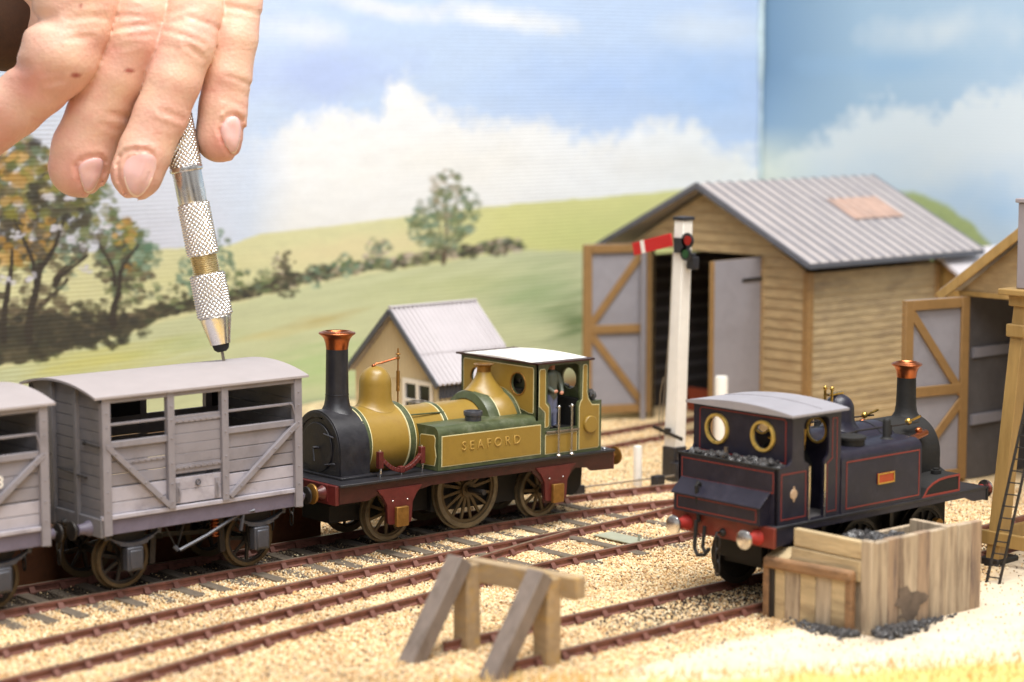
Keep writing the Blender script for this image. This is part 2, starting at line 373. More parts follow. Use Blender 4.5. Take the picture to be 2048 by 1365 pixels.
def np_mesh(name, V, Q, material, smooth=True):
    me = bpy.data.meshes.new(name); V = np.asarray(V, np.float32); Q = np.asarray(Q, np.int32); k = Q.shape[1]
    me.vertices.add(len(V)); me.vertices.foreach_set('co', V.ravel())
    me.loops.add(Q.size); me.loops.foreach_set('vertex_index', Q.ravel())
    me.polygons.add(len(Q)); me.polygons.foreach_set('loop_start', np.arange(0, Q.size, k, dtype=np.int32))
    me.update(calc_edges=True); me.validate()
    if smooth: me.polygons.foreach_set('use_smooth', np.ones(len(me.polygons), bool))
    me.materials.append(K[material] if isinstance(material, str) else material)
    ob = bpy.data.objects.new(name, me); COL.objects.link(ob); return ob
def vcol(ob, name, C):
    a = ob.data.color_attributes.new(name, 'FLOAT_COLOR', 'POINT'); C = np.asarray(C, np.float32)
    if C.shape[1] == 3: C = np.concatenate([C, np.ones((len(C), 1), np.float32)], 1)
    a.data.foreach_set('color', C.ravel())
def cone_sdf(P, a, b, ra, rb):
    ba = b-a; t = np.clip(((P-a)@ba)/(ba@ba), 0, 1)
    return np.linalg.norm(P-a-t[..., None]*ba, axis=-1)-(ra+(rb-ra)*t)
def smin(a, b, k):
    h = np.clip(.5+.5*(b-a)/k, 0, 1); return b+(a-b)*h-k*h*(1-h)
def vnoise(x, y, s, seed=0):
    """smooth value noise on arrays, period free"""
    x = np.asarray(x)/s; y = np.asarray(y)/s; xi = np.floor(x).astype(np.int64); yi = np.floor(y).astype(np.int64); xf = x-xi; yf = y-yi
    def hsh(a, b):
        n = (a*374761393+b*668265263+seed*974634547) & 0x7fffffff; n = ((n ^ (n >> 13))*1274126177) & 0x7fffffff
        return ((n ^ (n >> 16)) & 0xffff)/65535.
    u = xf*xf*(3-2*xf); w = yf*yf*(3-2*yf)
    return (hsh(xi, yi)*(1-u)+hsh(xi+1, yi)*u)*(1-w)+(hsh(xi, yi+1)*(1-u)+hsh(xi+1, yi+1)*u)*w
def fbm(x, y, s, seed=0, o=4):
    r = 0; a = 1; t = 0
    for i in range(o): r = r+a*vnoise(x, y, s/2**i, seed+i*17); t += a; a *= .55
    return r/t
# ------------------------------------------------------------------ ground
def sandline(x):       # north edge of the pale sand area (world Y as a function of X)
    return np.interp(x, [5, 24, 28, 31.5, 34, 37, 39, 44, 48, 62], [24, 28.6, 29.75, 30.25, 30.35, 30.35, 30.0, 31.5, 34.5, 40])
def strawline(x):      # edge of the straw coloured strip at the front of the board
    return np.interp(x, [5, 22, 26.6, 29, 30.9, 35.5, 62], [33, 32.6, 30.2, 28.5, 27.35, 24.8, 10])
GX = np.linspace(4, 61.8, 480); GY = np.linspace(12, 56.9, 400)
gx, gy = np.meshgrid(GX, GY, indexing='ij')
sandy = np.clip((sandline(gx)-gy+ (fbm(gx, gy, 1.2, 3)-.5)*1.6)/.5, 0, 1)
far = np.clip((gy-43.6)/1.5, 0, 1)
base = -.225+.075*sandy+(fbm(gx, gy, .6, 5)-.5)*.05+(fbm(gx, gy, 5, 8)-.5)*.06+.05*far
V = np.stack([gx, gy, base], -1).reshape(-1, 3)
nx, ny = gx.shape; ii, jj = np.meshgrid(np.arange(nx-1), np.arange(ny-1), indexing='ij'); a = (ii*ny+jj).ravel()
Q = np.stack([a, a+ny, a+ny+1, a+1], 1)
bal = np.array(rgb(232, 208, 166)); bal2 = np.array(rgb(206, 174, 130)); sand = np.array(rgb(226, 210, 186)); sand2 = np.array(rgb(204, 186, 160)); straw = np.array(rgb(226, 190, 118)); dark = np.array(rgb(64, 54, 46))
n1 = fbm(gx, gy, .8, 21)[..., None]; n2 = fbm(gx, gy, .25, 22)[..., None]
c = bal*(n1)+bal2*(1-n1); c = c*(.8+.4*n2)
cs = sand*n1+sand2*(1-n1); cs = cs*(.9+.2*n2)
c = c*(1-sandy[..., None])+cs*sandy[..., None]
fa = far[..., None]*.7; c = c*(1-fa)+np.array(rgb(206, 180, 136))*(.85+.3*n2)*fa
st = np.clip((strawline(gx)-gy+(fbm(gx, gy, .7, 31)-.5)*.9)/.6, 0, 1)[..., None]; c = c*(1-st)+straw*(.85+.3*n1)*st
# oily dark ballast between the rails, with the shade under the train painted in
def oil_shade_patch(x0, x1, y0, y1, amt, s=.35): return amt*np.clip(np.minimum(gx-x0, x1-gx)/1.2, 0, 1)*np.clip(np.minimum(gy-y0, y1-gy)/s, 0, 1)
oil_shade = np.maximum(oil_shade_patch(10, 39, 41.1, 43.4, 1.3), np.maximum(oil_shade_patch(28, 44, 30.9, 33.1, .42)*np.clip((gx-28)/6, 0.1, 1), oil_shade_patch(45, 60, 48.0, 50.3, .35)))*(.35+.65*fbm(gx, gy, .7, 41))
c = c*(1-oil_shade[..., None])+dark*oil_shade[..., None]
coal_spill = np.clip(1-np.hypot((gx-34.6)/1.5, (gy-27.95)/.45), 0, 1)*1.4*fbm(gx, gy, .3, 44)
coal_spill = np.clip(coal_spill, 0, .85)[..., None]; c = c*(1-coal_spill)+np.array(rgb(52, 48, 46))*coal_spill
K['ground'] = attr_mat('ballast_and_sand', 'tint', .9, .8, 9)
ground = np_mesh('ground', V, Q, 'ground'); vcol(ground, 'tint', np.clip(c.reshape(-1, 3), 0, 1)); struct(ground)

# loose ballast grains: one mass nobody would count
def grains(name, n, xr, yr, rad, keep, cols):
    x = RNG.uniform(*xr, n); y = RNG.uniform(*yr, n); k = keep(x, y); x = x[k]; y = y[k]; n = len(x)
    r = RNG.uniform(*rad, n)
    zi = -.225+.075*np.clip((sandline(x)-y)/.5, 0, 1)+.05*np.clip((y-43.6)/1.5, 0, 1)+RNG.uniform(-.01, .035, n)
    O = np.array([(1, 0, 0), (-1, 0, 0), (0, 1, 0), (0, -1, 0), (0, 0, 1), (0, 0, -1)], float)
    T = np.array([(0, 2, 4), (2, 1, 4), (1, 3, 4), (3, 0, 4), (2, 0, 5), (1, 2, 5), (3, 1, 5), (0, 3, 5)])
    q = RNG.normal(size=(n, 4)); q /= np.linalg.norm(q, axis=1)[:, None]; w, a, b, cc = q.T
    R = np.stack([np.stack([1-2*(b*b+cc*cc), 2*(a*b-cc*w), 2*(a*cc+b*w)], -1), np.stack([2*(a*b+cc*w), 1-2*(a*a+cc*cc), 2*(b*cc-a*w)], -1), np.stack([2*(a*cc-b*w), 2*(b*cc+a*w), 1-2*(a*a+b*b)], -1)], 1)
    P = O[None]*r[:, None, None]*RNG.uniform(.6, 1.25, (n, 6, 1)); P = np.einsum('nij,nkj->nki', R, P)
    P += np.stack([x, y, zi], 1)[:, None]
    F = (T[None]+6*np.arange(n)[:, None, None]).reshape(-1, 3)
    ob = np_mesh(name, P.reshape(-1, 3), F, 'grain', smooth=False)
    ci = RNG.choice(len(cols), n, p=[p for _, p in cols]); Cc = np.array([cc for cc, _ in cols])[ci]*RNG.uniform(.75, 1.2, (n, 1))
    Cc = Cc*(.72+.5*fbm(x, y, 1.6, 91))[:, None]
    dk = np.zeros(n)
    for (x0, x1, y0, y1, am) in ((10, 39.5, 41.15, 43.3, .93), (30, 44, 31.0, 33.1, .45)):  # grains under the train darkened for its shade as well as the dirt
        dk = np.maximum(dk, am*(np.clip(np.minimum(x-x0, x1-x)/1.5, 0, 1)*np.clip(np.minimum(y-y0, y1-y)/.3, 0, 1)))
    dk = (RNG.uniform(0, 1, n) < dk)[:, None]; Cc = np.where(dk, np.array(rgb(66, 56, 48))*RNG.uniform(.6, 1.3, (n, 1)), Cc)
    vcol(ob, 'tint', np.repeat(np.clip(Cc, 0, 1), 6, 0)); return stuff(ob)
K['grain'] = attr_mat('ballast_grain', 'tint', .75, .0)
GC = [(rgb(232, 202, 154), .34), (rgb(242, 224, 190), .32), (rgb(212, 174, 124), .2), (rgb(170, 128, 88), .09), (rgb(92, 78, 66), .05)]
def keepb(x, y):
    s = (sandline(x)-y)
    inview = (np.abs(x*Rt.x+y*Rt.y) < (x*Fg.x+y*Fg.y)*.26) & (x*Fg.x+y*Fg.y > 37)
    return (s < RNG.normal(0, .35, len(x))) & inview & (RNG.uniform(0, 1, len(x)) < np.clip(1.15-(y-43)/9, .12, 1))
grains('ballast', 330000, (15, 50), (28, 52), (.017, .04), keepb, GC)
def keeps(x, y):
    inview = (np.abs(x*Rt.x+y*Rt.y) < (x*Fg.x+y*Fg.y)*.26) & (x*Fg.x+y*Fg.y > 36)
    return inview & (sandline(x)-y > 0)
grains('sand_grit', 9000, (18, 50), (22, 34), (.015, .03), keeps, [(rgb(226, 205, 172), .6), (rgb(190, 160, 125), .28), (rgb(96, 82, 70), .12)])

# straw coloured scatter grass along the front edge
mb = MB()
for i in range(2600):
    x = random.uniform(19, 36); y = float(strawline(x))-abs(random.gauss(0, 1.6))+.3
    if y < 14: continue
    h = random.uniform(.08, .3); a = random.uniform(0, 6.28); dx = math.cos(a)*.014; dy = math.sin(a)*.014; lx = random.uniform(-.12, .12); ly = random.uniform(-.12, .12)
    z = -.17
    mb.add([(x-dx, y-dy, z), (x+dx, y+dy, z), (x+lx, y+ly, z+h), (x-dy, y+dx, z), (x+lx*.8, y+ly*.8, z+h*.6)], [(0, 1, 2), (0, 3, 2), (1, 3, 4)])
K['strawg'] = mat('dry_straw_grass', rgb(230, 196, 120), .8, var=.25, scale=2)
stuff(mb.build('straw_grass', 'strawg', flat=True, recalc=False))

# ------------------------------------------------------------------ painted backdrop boards
YB = 57.0; XC = 62.0
def poly_y(px, pts):
    return np.interp(px, [p[0] for p in pts], [p[1] for p in pts])
def C3(*c): return np.array(rgb(*c))
def blend(c, col, a): return c*(1-a[..., None])+np.asarray(col)*a[..., None]
def blob(px, py, cx, cy, rx, ry, soft=.5, rot=0., nz=None, amp=.35):
    dx = px-cx; dy = py-cy; cr, sr = math.cos(rot), math.sin(rot)
    d = np.sqrt(((dx*cr+dy*sr)/rx)**2+((-dx*sr+dy*cr)/ry)**2)
    if nz is not None: d = d+(nz-.5)*amp*2
    return np.clip((1-d)/soft, 0, 1)
class Canvas:
    """a flat painting on a board, brushed in the board's own surface"""
    def __init__(s, px, py):
        s.px, s.py = px, py; s.c = np.ones(px.shape+(3,)); s.n1 = fbm(px, py, 60, 1); s.n2 = fbm(px, py, 22, 2); s.n3 = fbm(px*.35, py, 9, 3); s.n4 = fbm(px, py, 160, 4)
        s.sx = px; s.sy = py
    def fill(s, col, a): s.c = blend(s.c, col, np.broadcast_to(a, s.px.shape))
    def dab(s, x, y, rx, ry, col, op=.9, rot=0., rough=.45):
        m = (np.abs(s.px-x) < rx*1.9) & (np.abs(s.py-y) < max(rx, ry)*1.9)
        if not m.any(): return
        d = blob(s.px[m], s.py[m], x, y, rx, ry, .35, rot, s.nd[m], rough)*op
        s.c[m] = s.c[m]*(1-d[:, None])+np.asarray(col)*d[:, None]
def grid_board(u0, u1, nu, z0, z1, nz, f):
    u, z = np.meshgrid(np.linspace(u0, u1, nu), np.linspace(z0, z1, nz), indexing='ij'); P = f(u, z)
    ii, jj = np.meshgrid(np.arange(nu-1), np.arange(nz-1), indexing='ij'); a = (ii*nz+jj).ravel()
    return P, np.stack([a, a+nz, a+nz+1, a+1], 1)
P, Q = grid_board(20.0, XC, 1380, -.3, 14.6, 500, lambda u, z: np.stack([u, np.full_like(u, YB), z], -1))
px, py = proj_np(P); cv = Canvas(px, py); rs = random.Random(5)
cv.nd = fbm(px, py, 7, 9, 3)
w1 = (cv.n1-.5); w2 = (cv.n2-.5)
# sky
cv.c[:] = C3(178, 204, 240)
cv.fill(C3(196, 214, 240), np.clip((700-px)/420, 0, 1)*.8)
cv.fill(C3(160, 184, 238), blob(px, py, 640, 150, 240, 75, .8, -.05, cv.n1, .4)*.75)
cv.fill(C3(158, 192, 242), blob(px, py, 1200, 170, 300, 95, .9, 0, cv.n1, .3)*.8)
cv.fill(C3(150, 190, 240), blob(px, py, 1420, 180, 160, 110, .9, 0, cv.n1, .3)*.6)
cv.fill(C3(232, 236, 240), blob(px, py, 1000, 38, 200, 34, .7, .12, cv.n1, .5)*.9)
cv.fill(C3(230, 234, 240), blob(px, py, 780, 20, 190, 26, .8, .2, cv.n1, .5)*.7)
cv.fill(C3(222, 232, 240), blob(px, py, 1440, 60, 150, 50, .9, .1, cv.n1, .5)*.5)
cv.fill(C3(226, 232, 242), blob(px, py, 590, 60, 130, 40, .9, .1, cv.n1, .6)*.6)
ct = poly_y(px, [(-400, 235), (0, 240), (520, 262), (590, 232), (700, 214), (758, 204), (782, 152), (808, 140), (838, 158), (862, 196), (905, 214), (965, 228), (1100, 236), (1180, 272), (1235, 274), (1262, 262), (1300, 236), (1345, 230), (1400, 250), (1440, 282), (1500, 302), (1540, 300)])+w2*60+w1*60+(cv.nd-.5)*16
cv.fill(C3(236, 240, 244), np.clip((py-ct)/46+.2, 0, 1)*np.clip((px-470)/120, .25, 1))
cv.fill(C3(234, 234, 230), blob(px, py, 900, 330, 330, 90, .9, 0, cv.n1, .5)*.7)
cv.fill(C3(230, 230, 228), blob(px, py, 1330, 330, 200, 50, .9, 0, cv.n1, .5)*.6)
cv.fill(C3(206, 212, 230), np.clip((520-px)/160, 0, 1)*np.clip((py-180)/120, 0, 1)*.75)
cv.fill(C3(200, 206, 226), blob(px, py, 250, 470, 300, 60, .9, 0, cv.n1, .5)*.5)
cv.fill(C3(222, 224, 222), np.clip((py-365+w1*30)/90, 0, 1)*np.clip((px-480)/100, 0, 1)*.55)
# distant hill
hill = poly_y(px, [(-400, 520), (0, 508), (300, 498), (450, 490), (520, 466), (700, 446), (900, 420), (1000, 409), (1150, 396), (1300, 384), (1420, 372), (1540, 385)])+w2*5
h = np.clip((py-hill)/5, 0, 1)
fieldc = C3(208, 208, 152)*(.92+.16*cv.n3[..., None]); fieldc = blend(fieldc, C3(204, 206, 116), np.clip((px-760)/250, 0, 1)*.9)
fieldc = blend(fieldc, C3(216, 204, 152), blob(px, py, 700, 500, 240, 34, .8, -.12, cv.n1, .4)*.8)
fieldc = blend(fieldc, C3(186, 198, 104), blob(px, py, 1220, 470, 190, 60, .9, 0, cv.n1, .4)*.6)
fieldc = blend(fieldc, C3(202, 202, 140), blob(px, py, 350, 560, 260, 40, .9, -.15, cv.n1, .4)*.7)
cv.c = cv.c*(1-h[..., None])+fieldc*h[..., None]
# near field below the hedge
hl = poly_y(px, [(-400, 800), (-100, 752), (0, 735), (120, 706), (240, 672), (330, 640), (420, 618), (500, 598), (560, 582), (700, 552), (850, 530), (960, 508), (1050, 498), (1200, 500), (1540, 520)])+w2*6
g = np.clip((py-hl)/6, 0, 1)
st = fbm(px*.12+py*.02, py+px*.19, 9, 14, 3)
near = C3(186, 195, 146)*(.88+.24*st[..., None])
near = blend(near, C3(150, 190, 110), blob(px, py, 640, 740, 160, 70, .9, -.1, st, .5)*.7)
near = blend(near, C3(196, 196, 92), blob(px, py, 200, 720, 260, 34, .8, -.12, st, .5)*.85)
near = blend(near, C3(176, 160, 84), blob(px, py, 640, 640, 110, 16, .9, -.16, st, .6)*.75)
near = blend(near, C3(196, 178, 84), blob(px, py, 540, 670, 120, 11, .9, -.16, st, .6)*.6)
near = blend(near, C3(172, 186, 118), blob(px, py, 940, 570, 260, 44, .9, -.1, st, .5)*.6)
near = blend(near, C3(146, 172, 116), blob(px, py, 1080, 590, 130, 80, .9, 0, st, .4)*.8)
near = blend(near, C3(104, 128, 82), blob(px, py, 1150, 655, 70, 75, .9, 0, st, .5)*.85)
near = blend(near, C3(160, 180, 104), blob(px, py, 380, 690, 150, 24, .8, -.18, st, .5)*.6)
near = blend(near, C3(136, 104, 70), np.clip((py-(842-(px-290)*.118)+w1*16)/24, 0, 1))
cv.c = cv.c*(1-g[..., None])+near*g[..., None]
hz = blob(px, py, 0, 0, 1, 1)*0
# hedge and shrubs along the hedge line
def foliage(cx, cy, rx, ry, n, cols, s0=5, s1=13, op=.85):
    for i in range(int(n*1.25)):
        a = rs.uniform(0, 6.283); r = rs.uniform(0, 1)**.6; x = cx+math.cos(a)*r*rx; y = cy+math.sin(a)*r*ry
        s = rs.uniform(s0, s1); cv.dab(x, y, s, s*rs.uniform(.5, .9), C3(*rs.choice(cols))*rs.uniform(.85, 1.15), op*rs.uniform(.6, 1), rs.uniform(-.6, .6), rough=.3)
DK = [(56, 52, 40), (70, 66, 50), (44, 44, 38), (84, 78, 60), (60, 66, 48)]
GR = [(96, 112, 72), (112, 124, 84), (84, 96, 66), (128, 132, 92), (104, 120, 98)]
TE = [(106, 134, 112), (88, 120, 98), (120, 146, 122), (96, 112, 84)]
PK = [(176, 158, 140), (150, 138, 116), (134, 126, 100), (186, 172, 152)]
for x in range(-60, 1040, 7):
    y = float(np.interp(x, [-60, 0, 120, 240, 330, 420, 500, 560, 700, 850, 960, 1050], [740, 726, 700, 664, 630, 608, 590, 574, 544, 524, 502, 494]))
    k = 1. if x < 330 else .55
    for i in range(5 if x < 340 else 5):
        s = rs.uniform(5, 11)*(1.5 if x < 330 else rs.uniform(.8, 1.25))
        cv.dab(x+rs.uniform(-6, 6), y-rs.uniform(-3, 26 if x < 330 else 17), s*1.3, s*.7, C3(*rs.choice(DK if x < 560 else DK+GR+PK))*rs.uniform(.8, 1.2), .85 if x < 560 else .7, -.18, rough=.28)
for cx, cy, rx, ry, n, cols in ((385, 545, 34, 50, 46, TE), (445, 515, 22, 52, 40, TE), (470, 560, 30, 32, 30, GR), (420, 585, 40, 22, 30, DK), (570, 540, 26, 44, 44, PK+DK), (575, 565, 28, 30, 34, DK), (530, 560, 26, 28, 22, GR), (634, 548, 26, 26, 30, TE+DK), (690, 532, 24, 22, 28, TE+GR), (755, 508, 30, 34, 44, TE+GR+PK), (350, 590, 40, 26, 30, DK+GR), (990, 500, 38, 14, 26, PK+DK), (940, 505, 26, 12, 18, DK)):
    foliage(cx, cy, rx, ry, n, cols, 4, 10)
# tree in the middle distance
for p in range(24):
    t = p/23; cv.dab(888+4*math.sin(t*3), 524-t*130, 5.5*(1-t*.6), 8, C3(84, 68, 52), .9)
for (x1, y1) in ((850, 440), (930, 430), (870, 400), (915, 395), (838, 470), (944, 462)):
    for p in range(14):
        t = p/13; cv.dab(888+(x1-888)*t, 500-(500-y1)*t, 3.2, 5, C3(88, 74, 58), .8)
foliage(888, 440, 62, 62, 120, GR+TE+[(150, 146, 112)], 5, 12, .75); foliage(895, 385, 34, 46, 60, PK+GR, 5, 11, .8); foliage(845, 455, 30, 40, 46, GR+TE, 5, 10, .75); foliage(935, 420, 26, 46, 44, GR+TE, 5, 10, .75)
# big autumn trees on the left
def limb(x0, y0, x1, y1, w0, w1_, col=(58, 48, 40)):
    n = int(math.hypot(x1-x0, y1-y0)/4)+2
    for i in range(n):
        t = i/(n-1); x = x0+(x1-x0)*t+math.sin(t*5+x0)*5; y = y0+(y1-y0)*t
        w = w0+(w1_-w0)*t; cv.dab(x, y, w, w*1.3, C3(*col)*rs.uniform(.8, 1.3), .9, rough=.3)
OR = [(190, 144, 52), (170, 128, 46), (204, 160, 76), (156, 130, 60)]
OL = [(128, 124, 52), (112, 116, 60), (146, 140, 66), (92, 98, 54)]
BR = [(82, 74, 58), (96, 86, 68), (68, 62, 52), (110, 98, 78), (58, 54, 46)]
for args in ((60, 700, 75, 520, 10, 7), (75, 560, 30, 420, 7, 4), (75, 540, 140, 420, 7, 3), (10, 700, 20, 480, 9, 5), (110, 560, 170, 500, 6, 3), (60, 640, 130, 560, 7, 4), (230, 660, 235, 540, 9, 5), (232, 570, 200, 470, 5, 3), (235, 560, 275, 480, 5, 3), (-40, 700, -30, 400, 14, 6)): limb(*args)
foliage(40, 400, 90, 120, 150, BR+OL, 8, 20, .85); foliage(50, 350, 70, 80, 50, OR+OL+OL+GR, 9, 20, .85); foliage(-60, 420, 120, 190, 150, BR+OL+OR, 10, 24, .85); foliage(130, 440, 60, 90, 90, BR+GR, 7, 17, .8); foliage(190, 420, 44, 60, 70, OL+GR, 6, 15, .85)
foliage(40, 660, 130, 40, 120, DK+BR, 9, 20, .9); foliage(160, 650, 110, 32, 80, DK+BR, 8, 16, .85); foliage(30, 500, 100, 70, 50, DK+BR+OL, 8, 18, .8); foliage(120, 400, 70, 70, 70, BR+DK+OL, 8, 18, .85)
foliage(60, 480, 70, 50, 44, OR+BR, 7, 16, .85); foliage(120, 520, 60, 60, 50, BR+TE, 6, 14, .7)
foliage(245, 520, 52, 70, 120, DK+BR+GR, 7, 15, .85); foliage(245, 500, 56, 64, 120, GR+TE+BR, 6, 14, .8); foliage(255, 470, 30, 34, 34, OL+OR, 6, 12, .85); foliage(290, 510, 28, 32, 40, TE, 6, 12, .85); foliage(265, 535, 12, 12, 9, OR, 4, 8, .9); foliage(260, 570, 54, 40, 70, GR+BR, 5, 13, .75)
foliage(60, 620, 90, 50, 90, BR, 7, 16, .75); foliage(200, 630, 80, 34, 70, BR+DK, 6, 14, .8); foliage(30, 690, 110, 34, 120, DK, 8, 18, .9); foliage(150, 660, 150, 36, 120, [(52, 50, 40), (62, 58, 46), (46, 46, 40)], 8, 16, .85); foliage(40, 660, 90, 36, 40, [(52, 50, 40), (62, 58, 46)], 8, 16, .7)
for args in ((60, 680, 75, 530, 10, 6), (75, 570, 34, 440, 7, 3), (75, 550, 138, 430, 7, 3), (10, 680, 20, 500, 8, 4), (110, 570, 170, 510, 6, 3), (230, 650, 236, 545, 9, 5), (232, 570, 204, 490, 5, 3), (235, 565, 272, 490, 5, 3)): limb(*args, col=(48, 42, 36))
for (x, y, r) in ((35, 470, 8), (95, 395, 6), (150, 480, 9), (110, 455, 7), (15, 560, 10), (170, 540, 8), (60, 555, 9), (140, 395, 5), (215, 455, 5)): foliage(x, y, r*1.8, r, 7, [(196, 196, 214), (206, 206, 216)], 4, 8, .8)
c = cv.c*(.965+.07*fbm(px, py, 5, 51, 2)[..., None]); c = c*(.94+.12*fbm(px*.4+py*.25, py*1.3, 17, 52, 3)[..., None]); PAINTMUL = .9
lum_ = c.mean(-1, keepdims=True); k_ = .20*np.clip((lum_-.12)/.25, .15, 1); c = c*(1-k_)+k_*np.array(rgb(216, 212, 206))
def board_mat(name, ribs):
    m = attr_mat(name, 'paint', .7, 0, 1, spec=.25); nt = m.node_tree; n = nt.nodes; L = nt.links; b = n['Principled BSDF']
    tc = n.new('ShaderNodeTexCoord')
    wv = n.new('ShaderNodeTexWave'); wv.wave_type = 'BANDS'; wv.bands_direction = 'Z'; wv.inputs['Scale'].default_value = 2.45; wv.inputs['Distortion'].default_value = .7; wv.inputs['Detail'].default_value = 2; wv.inputs['Detail Scale'].default_value = 1.5
    L.new(tc.outputs['Object'], wv.inputs['Vector'])
    n3 = n.new('ShaderNodeTexNoise'); n3.inputs['Scale'].default_value = 7; n3.inputs['Detail'].default_value = 5; L.new(tc.outputs['Object'], n3.inputs['Vector'])
    ad = n.new('ShaderNodeMath'); ad.operation = 'MULTIPLY_ADD'; ad.inputs[1].default_value = .6; L.new(n3.outputs['Fac'], ad.inputs[0]); L.new(wv.outputs['Fac'], ad.inputs[2])
    bp = n.new('ShaderNodeBump'); bp.inputs['Strength'].default_value = ribs; bp.inputs['Distance'].default_value = .03
    L.new(ad.outputs[0], bp.inputs['Height']); L.new(bp.outputs[0], b.inputs['Normal']); return m
K['boardA'] = board_mat('painted_ribbed_board', .25); K['boardB'] = board_mat('painted_board', .12)
bd = np_mesh('painted_backdrop', P.reshape(-1, 3), Q, 'boardA'); vcol(bd, 'paint', np.clip(c*PAINTMUL, 0, 1).reshape(-1, 3))
sol = bd.modifiers.new('thickness', 'SOLIDIFY'); sol.thickness = .3; sol.offset = -1
tag(bd, 'wide ribbed backdrop board painted with autumn trees, hedges, fields and white clouds', 'backdrop')
# end board, at right angles at the corner
P, Q = grid_board(YB-.02, 14.0, 780, -.3, 14.6, 260, lambda u, z: np.stack([np.full_like(u, XC), u, z], -1))
px, py = proj_np(P); n1 = fbm(px, py, 70, 61); n2 = fbm(px, py, 24, 62); nd = fbm(px, py, 8, 63)
c = np.ones(px.shape+(3,))*C3(152, 186, 214)
c = blend(c, C3(92, 136, 174), np.clip((1720-px)/190, 0, 1)*np.clip((340-py)/200, 0, 1)*.95)  # dimmer light beside the corner painted in as darker blue
c = blend(c, C3(178, 206, 232), np.clip((px-1700)/300, 0, 1)*.7)
c = blend(c, C3(208, 222, 232), blob(px, py, 1900, 60, 190, 60, .9, -.1, n1, .6)*.8)
c = blend(c, C3(140, 182, 220), blob(px, py, 1800, 130, 220, 40, .9, 0, n1, .5)*.6)
cb = poly_y(px, [(1400, 320), (1560, 300), (1640, 262), (1720, 205), (1780, 196), (1850, 214), (1930, 178), (2048, 160), (2300, 170)])+(n2-.5)*80+(n1-.5)*60
c = blend(c, C3(222, 232, 238), np.clip((py-cb)/40, 0, 1)*.9)
c = blend(c, C3(196, 218, 238), np.clip((py-300-(n1-.5)*80)/90, 0, 1)*.8)
c = blend(c, C3(170, 206, 240), blob(px, py, 2000, 420, 160, 70, .9, .3, n1, .4)*.8)
c = blend(c, C3(224, 232, 216), np.clip((1650-px)/120, 0, 1)*np.clip((py-250)/60, 0, 1)*.7)
hl = poly_y(px, [(1500, 385), (1700, 376), (1830, 380), (1880, 398), (1940, 440), (1985, 488), (2060, 560), (2300, 640)])+(n2-.5)*12
g = np.clip((py-hl)/10, 0, 1)
gc = blend(np.ones(px.shape+(3,))*C3(166, 182, 108), C3(126, 146, 88), np.clip((py-hl-20)/50, 0, 1)*.6)*(.88+.24*nd[..., None])
c = c*(1-g[..., None])+gc*g[..., None]
c = c*.84+.16*np.array(rgb(190, 196, 196))
b2 = np_mesh('painted_backdrop', P.reshape(-1, 3), Q, 'boardB'); vcol(b2, 'paint', np.clip(c*PAINTMUL, 0, 1).reshape(-1, 3))
sol = b2.modifiers.new('thickness', 'SOLIDIFY'); sol.thickness = .3; sol.offset = -1
tag(b2, 'deeper blue backdrop board with soft clouds behind the big plank shed', 'backdrop')
# strip of pale paper edge showing at the joint
mb = MB(); pts = []
for i in range(60):
    z = -.2+i*.25; pts.append((XC-.1-.1*i/60, YB-.12+random.uniform(-.02, .02), z))
mb.tube(pts, [random.uniform(.03, .06)+(.07 if i > 44 else .02)*i/60 for i, _ in enumerate(pts)], 8)
K['paper'] = mat('torn_paper_edge', rgb(188, 206, 210), .8, var=.2)
tag(mb.build('joint_strip', 'paper'), 'thin pale strip of torn paper covering the corner joint of the sky boards', 'joint strip')
# earth bank under the painting and the brown platform face behind the train
mb = MB()
xs = [28+i*.5 for i in range(68)]
for i in range(len(xs)-1):
    pass
bv = []; 
gx2, gt = np.meshgrid(np.linspace(24, 48.5, 160), np.linspace(0, 1, 14), indexing='ij')
hgt = np.interp(gx2, [24, 36, 41, 45.5, 48.5], [.1, .3, .85, .8, 0])*(.8+.4*fbm(gx2, gt*3, 1.5, 71))
bz = -.25+hgt*np.sin(np.clip(gt, 0, 1)*pi/2)+.06*fbm(gx2, gt*2, .3, 72); by = 55.4+gt*1.5
P = np.stack([gx2, by, bz], -1); nz = 14; ii, jj = np.meshgrid(np.arange(159), np.arange(13), indexing='ij'); a = (ii*nz+jj).ravel()
bk = np_mesh('bank', P.reshape(-1, 3), np.stack([a, a+nz, a+nz+1, a+1], 1), 'bank'); struct(bk)
mb = MB().box(8, 43.45, -.3, 31.55, 45.2, .78).box(8, 43.38, .78, 31.62, 45.25, .86)
tag(mb.build('platform', 'platf', bevel=.03), 'low brown platform face running behind the grey cattle wagons', 'platform')

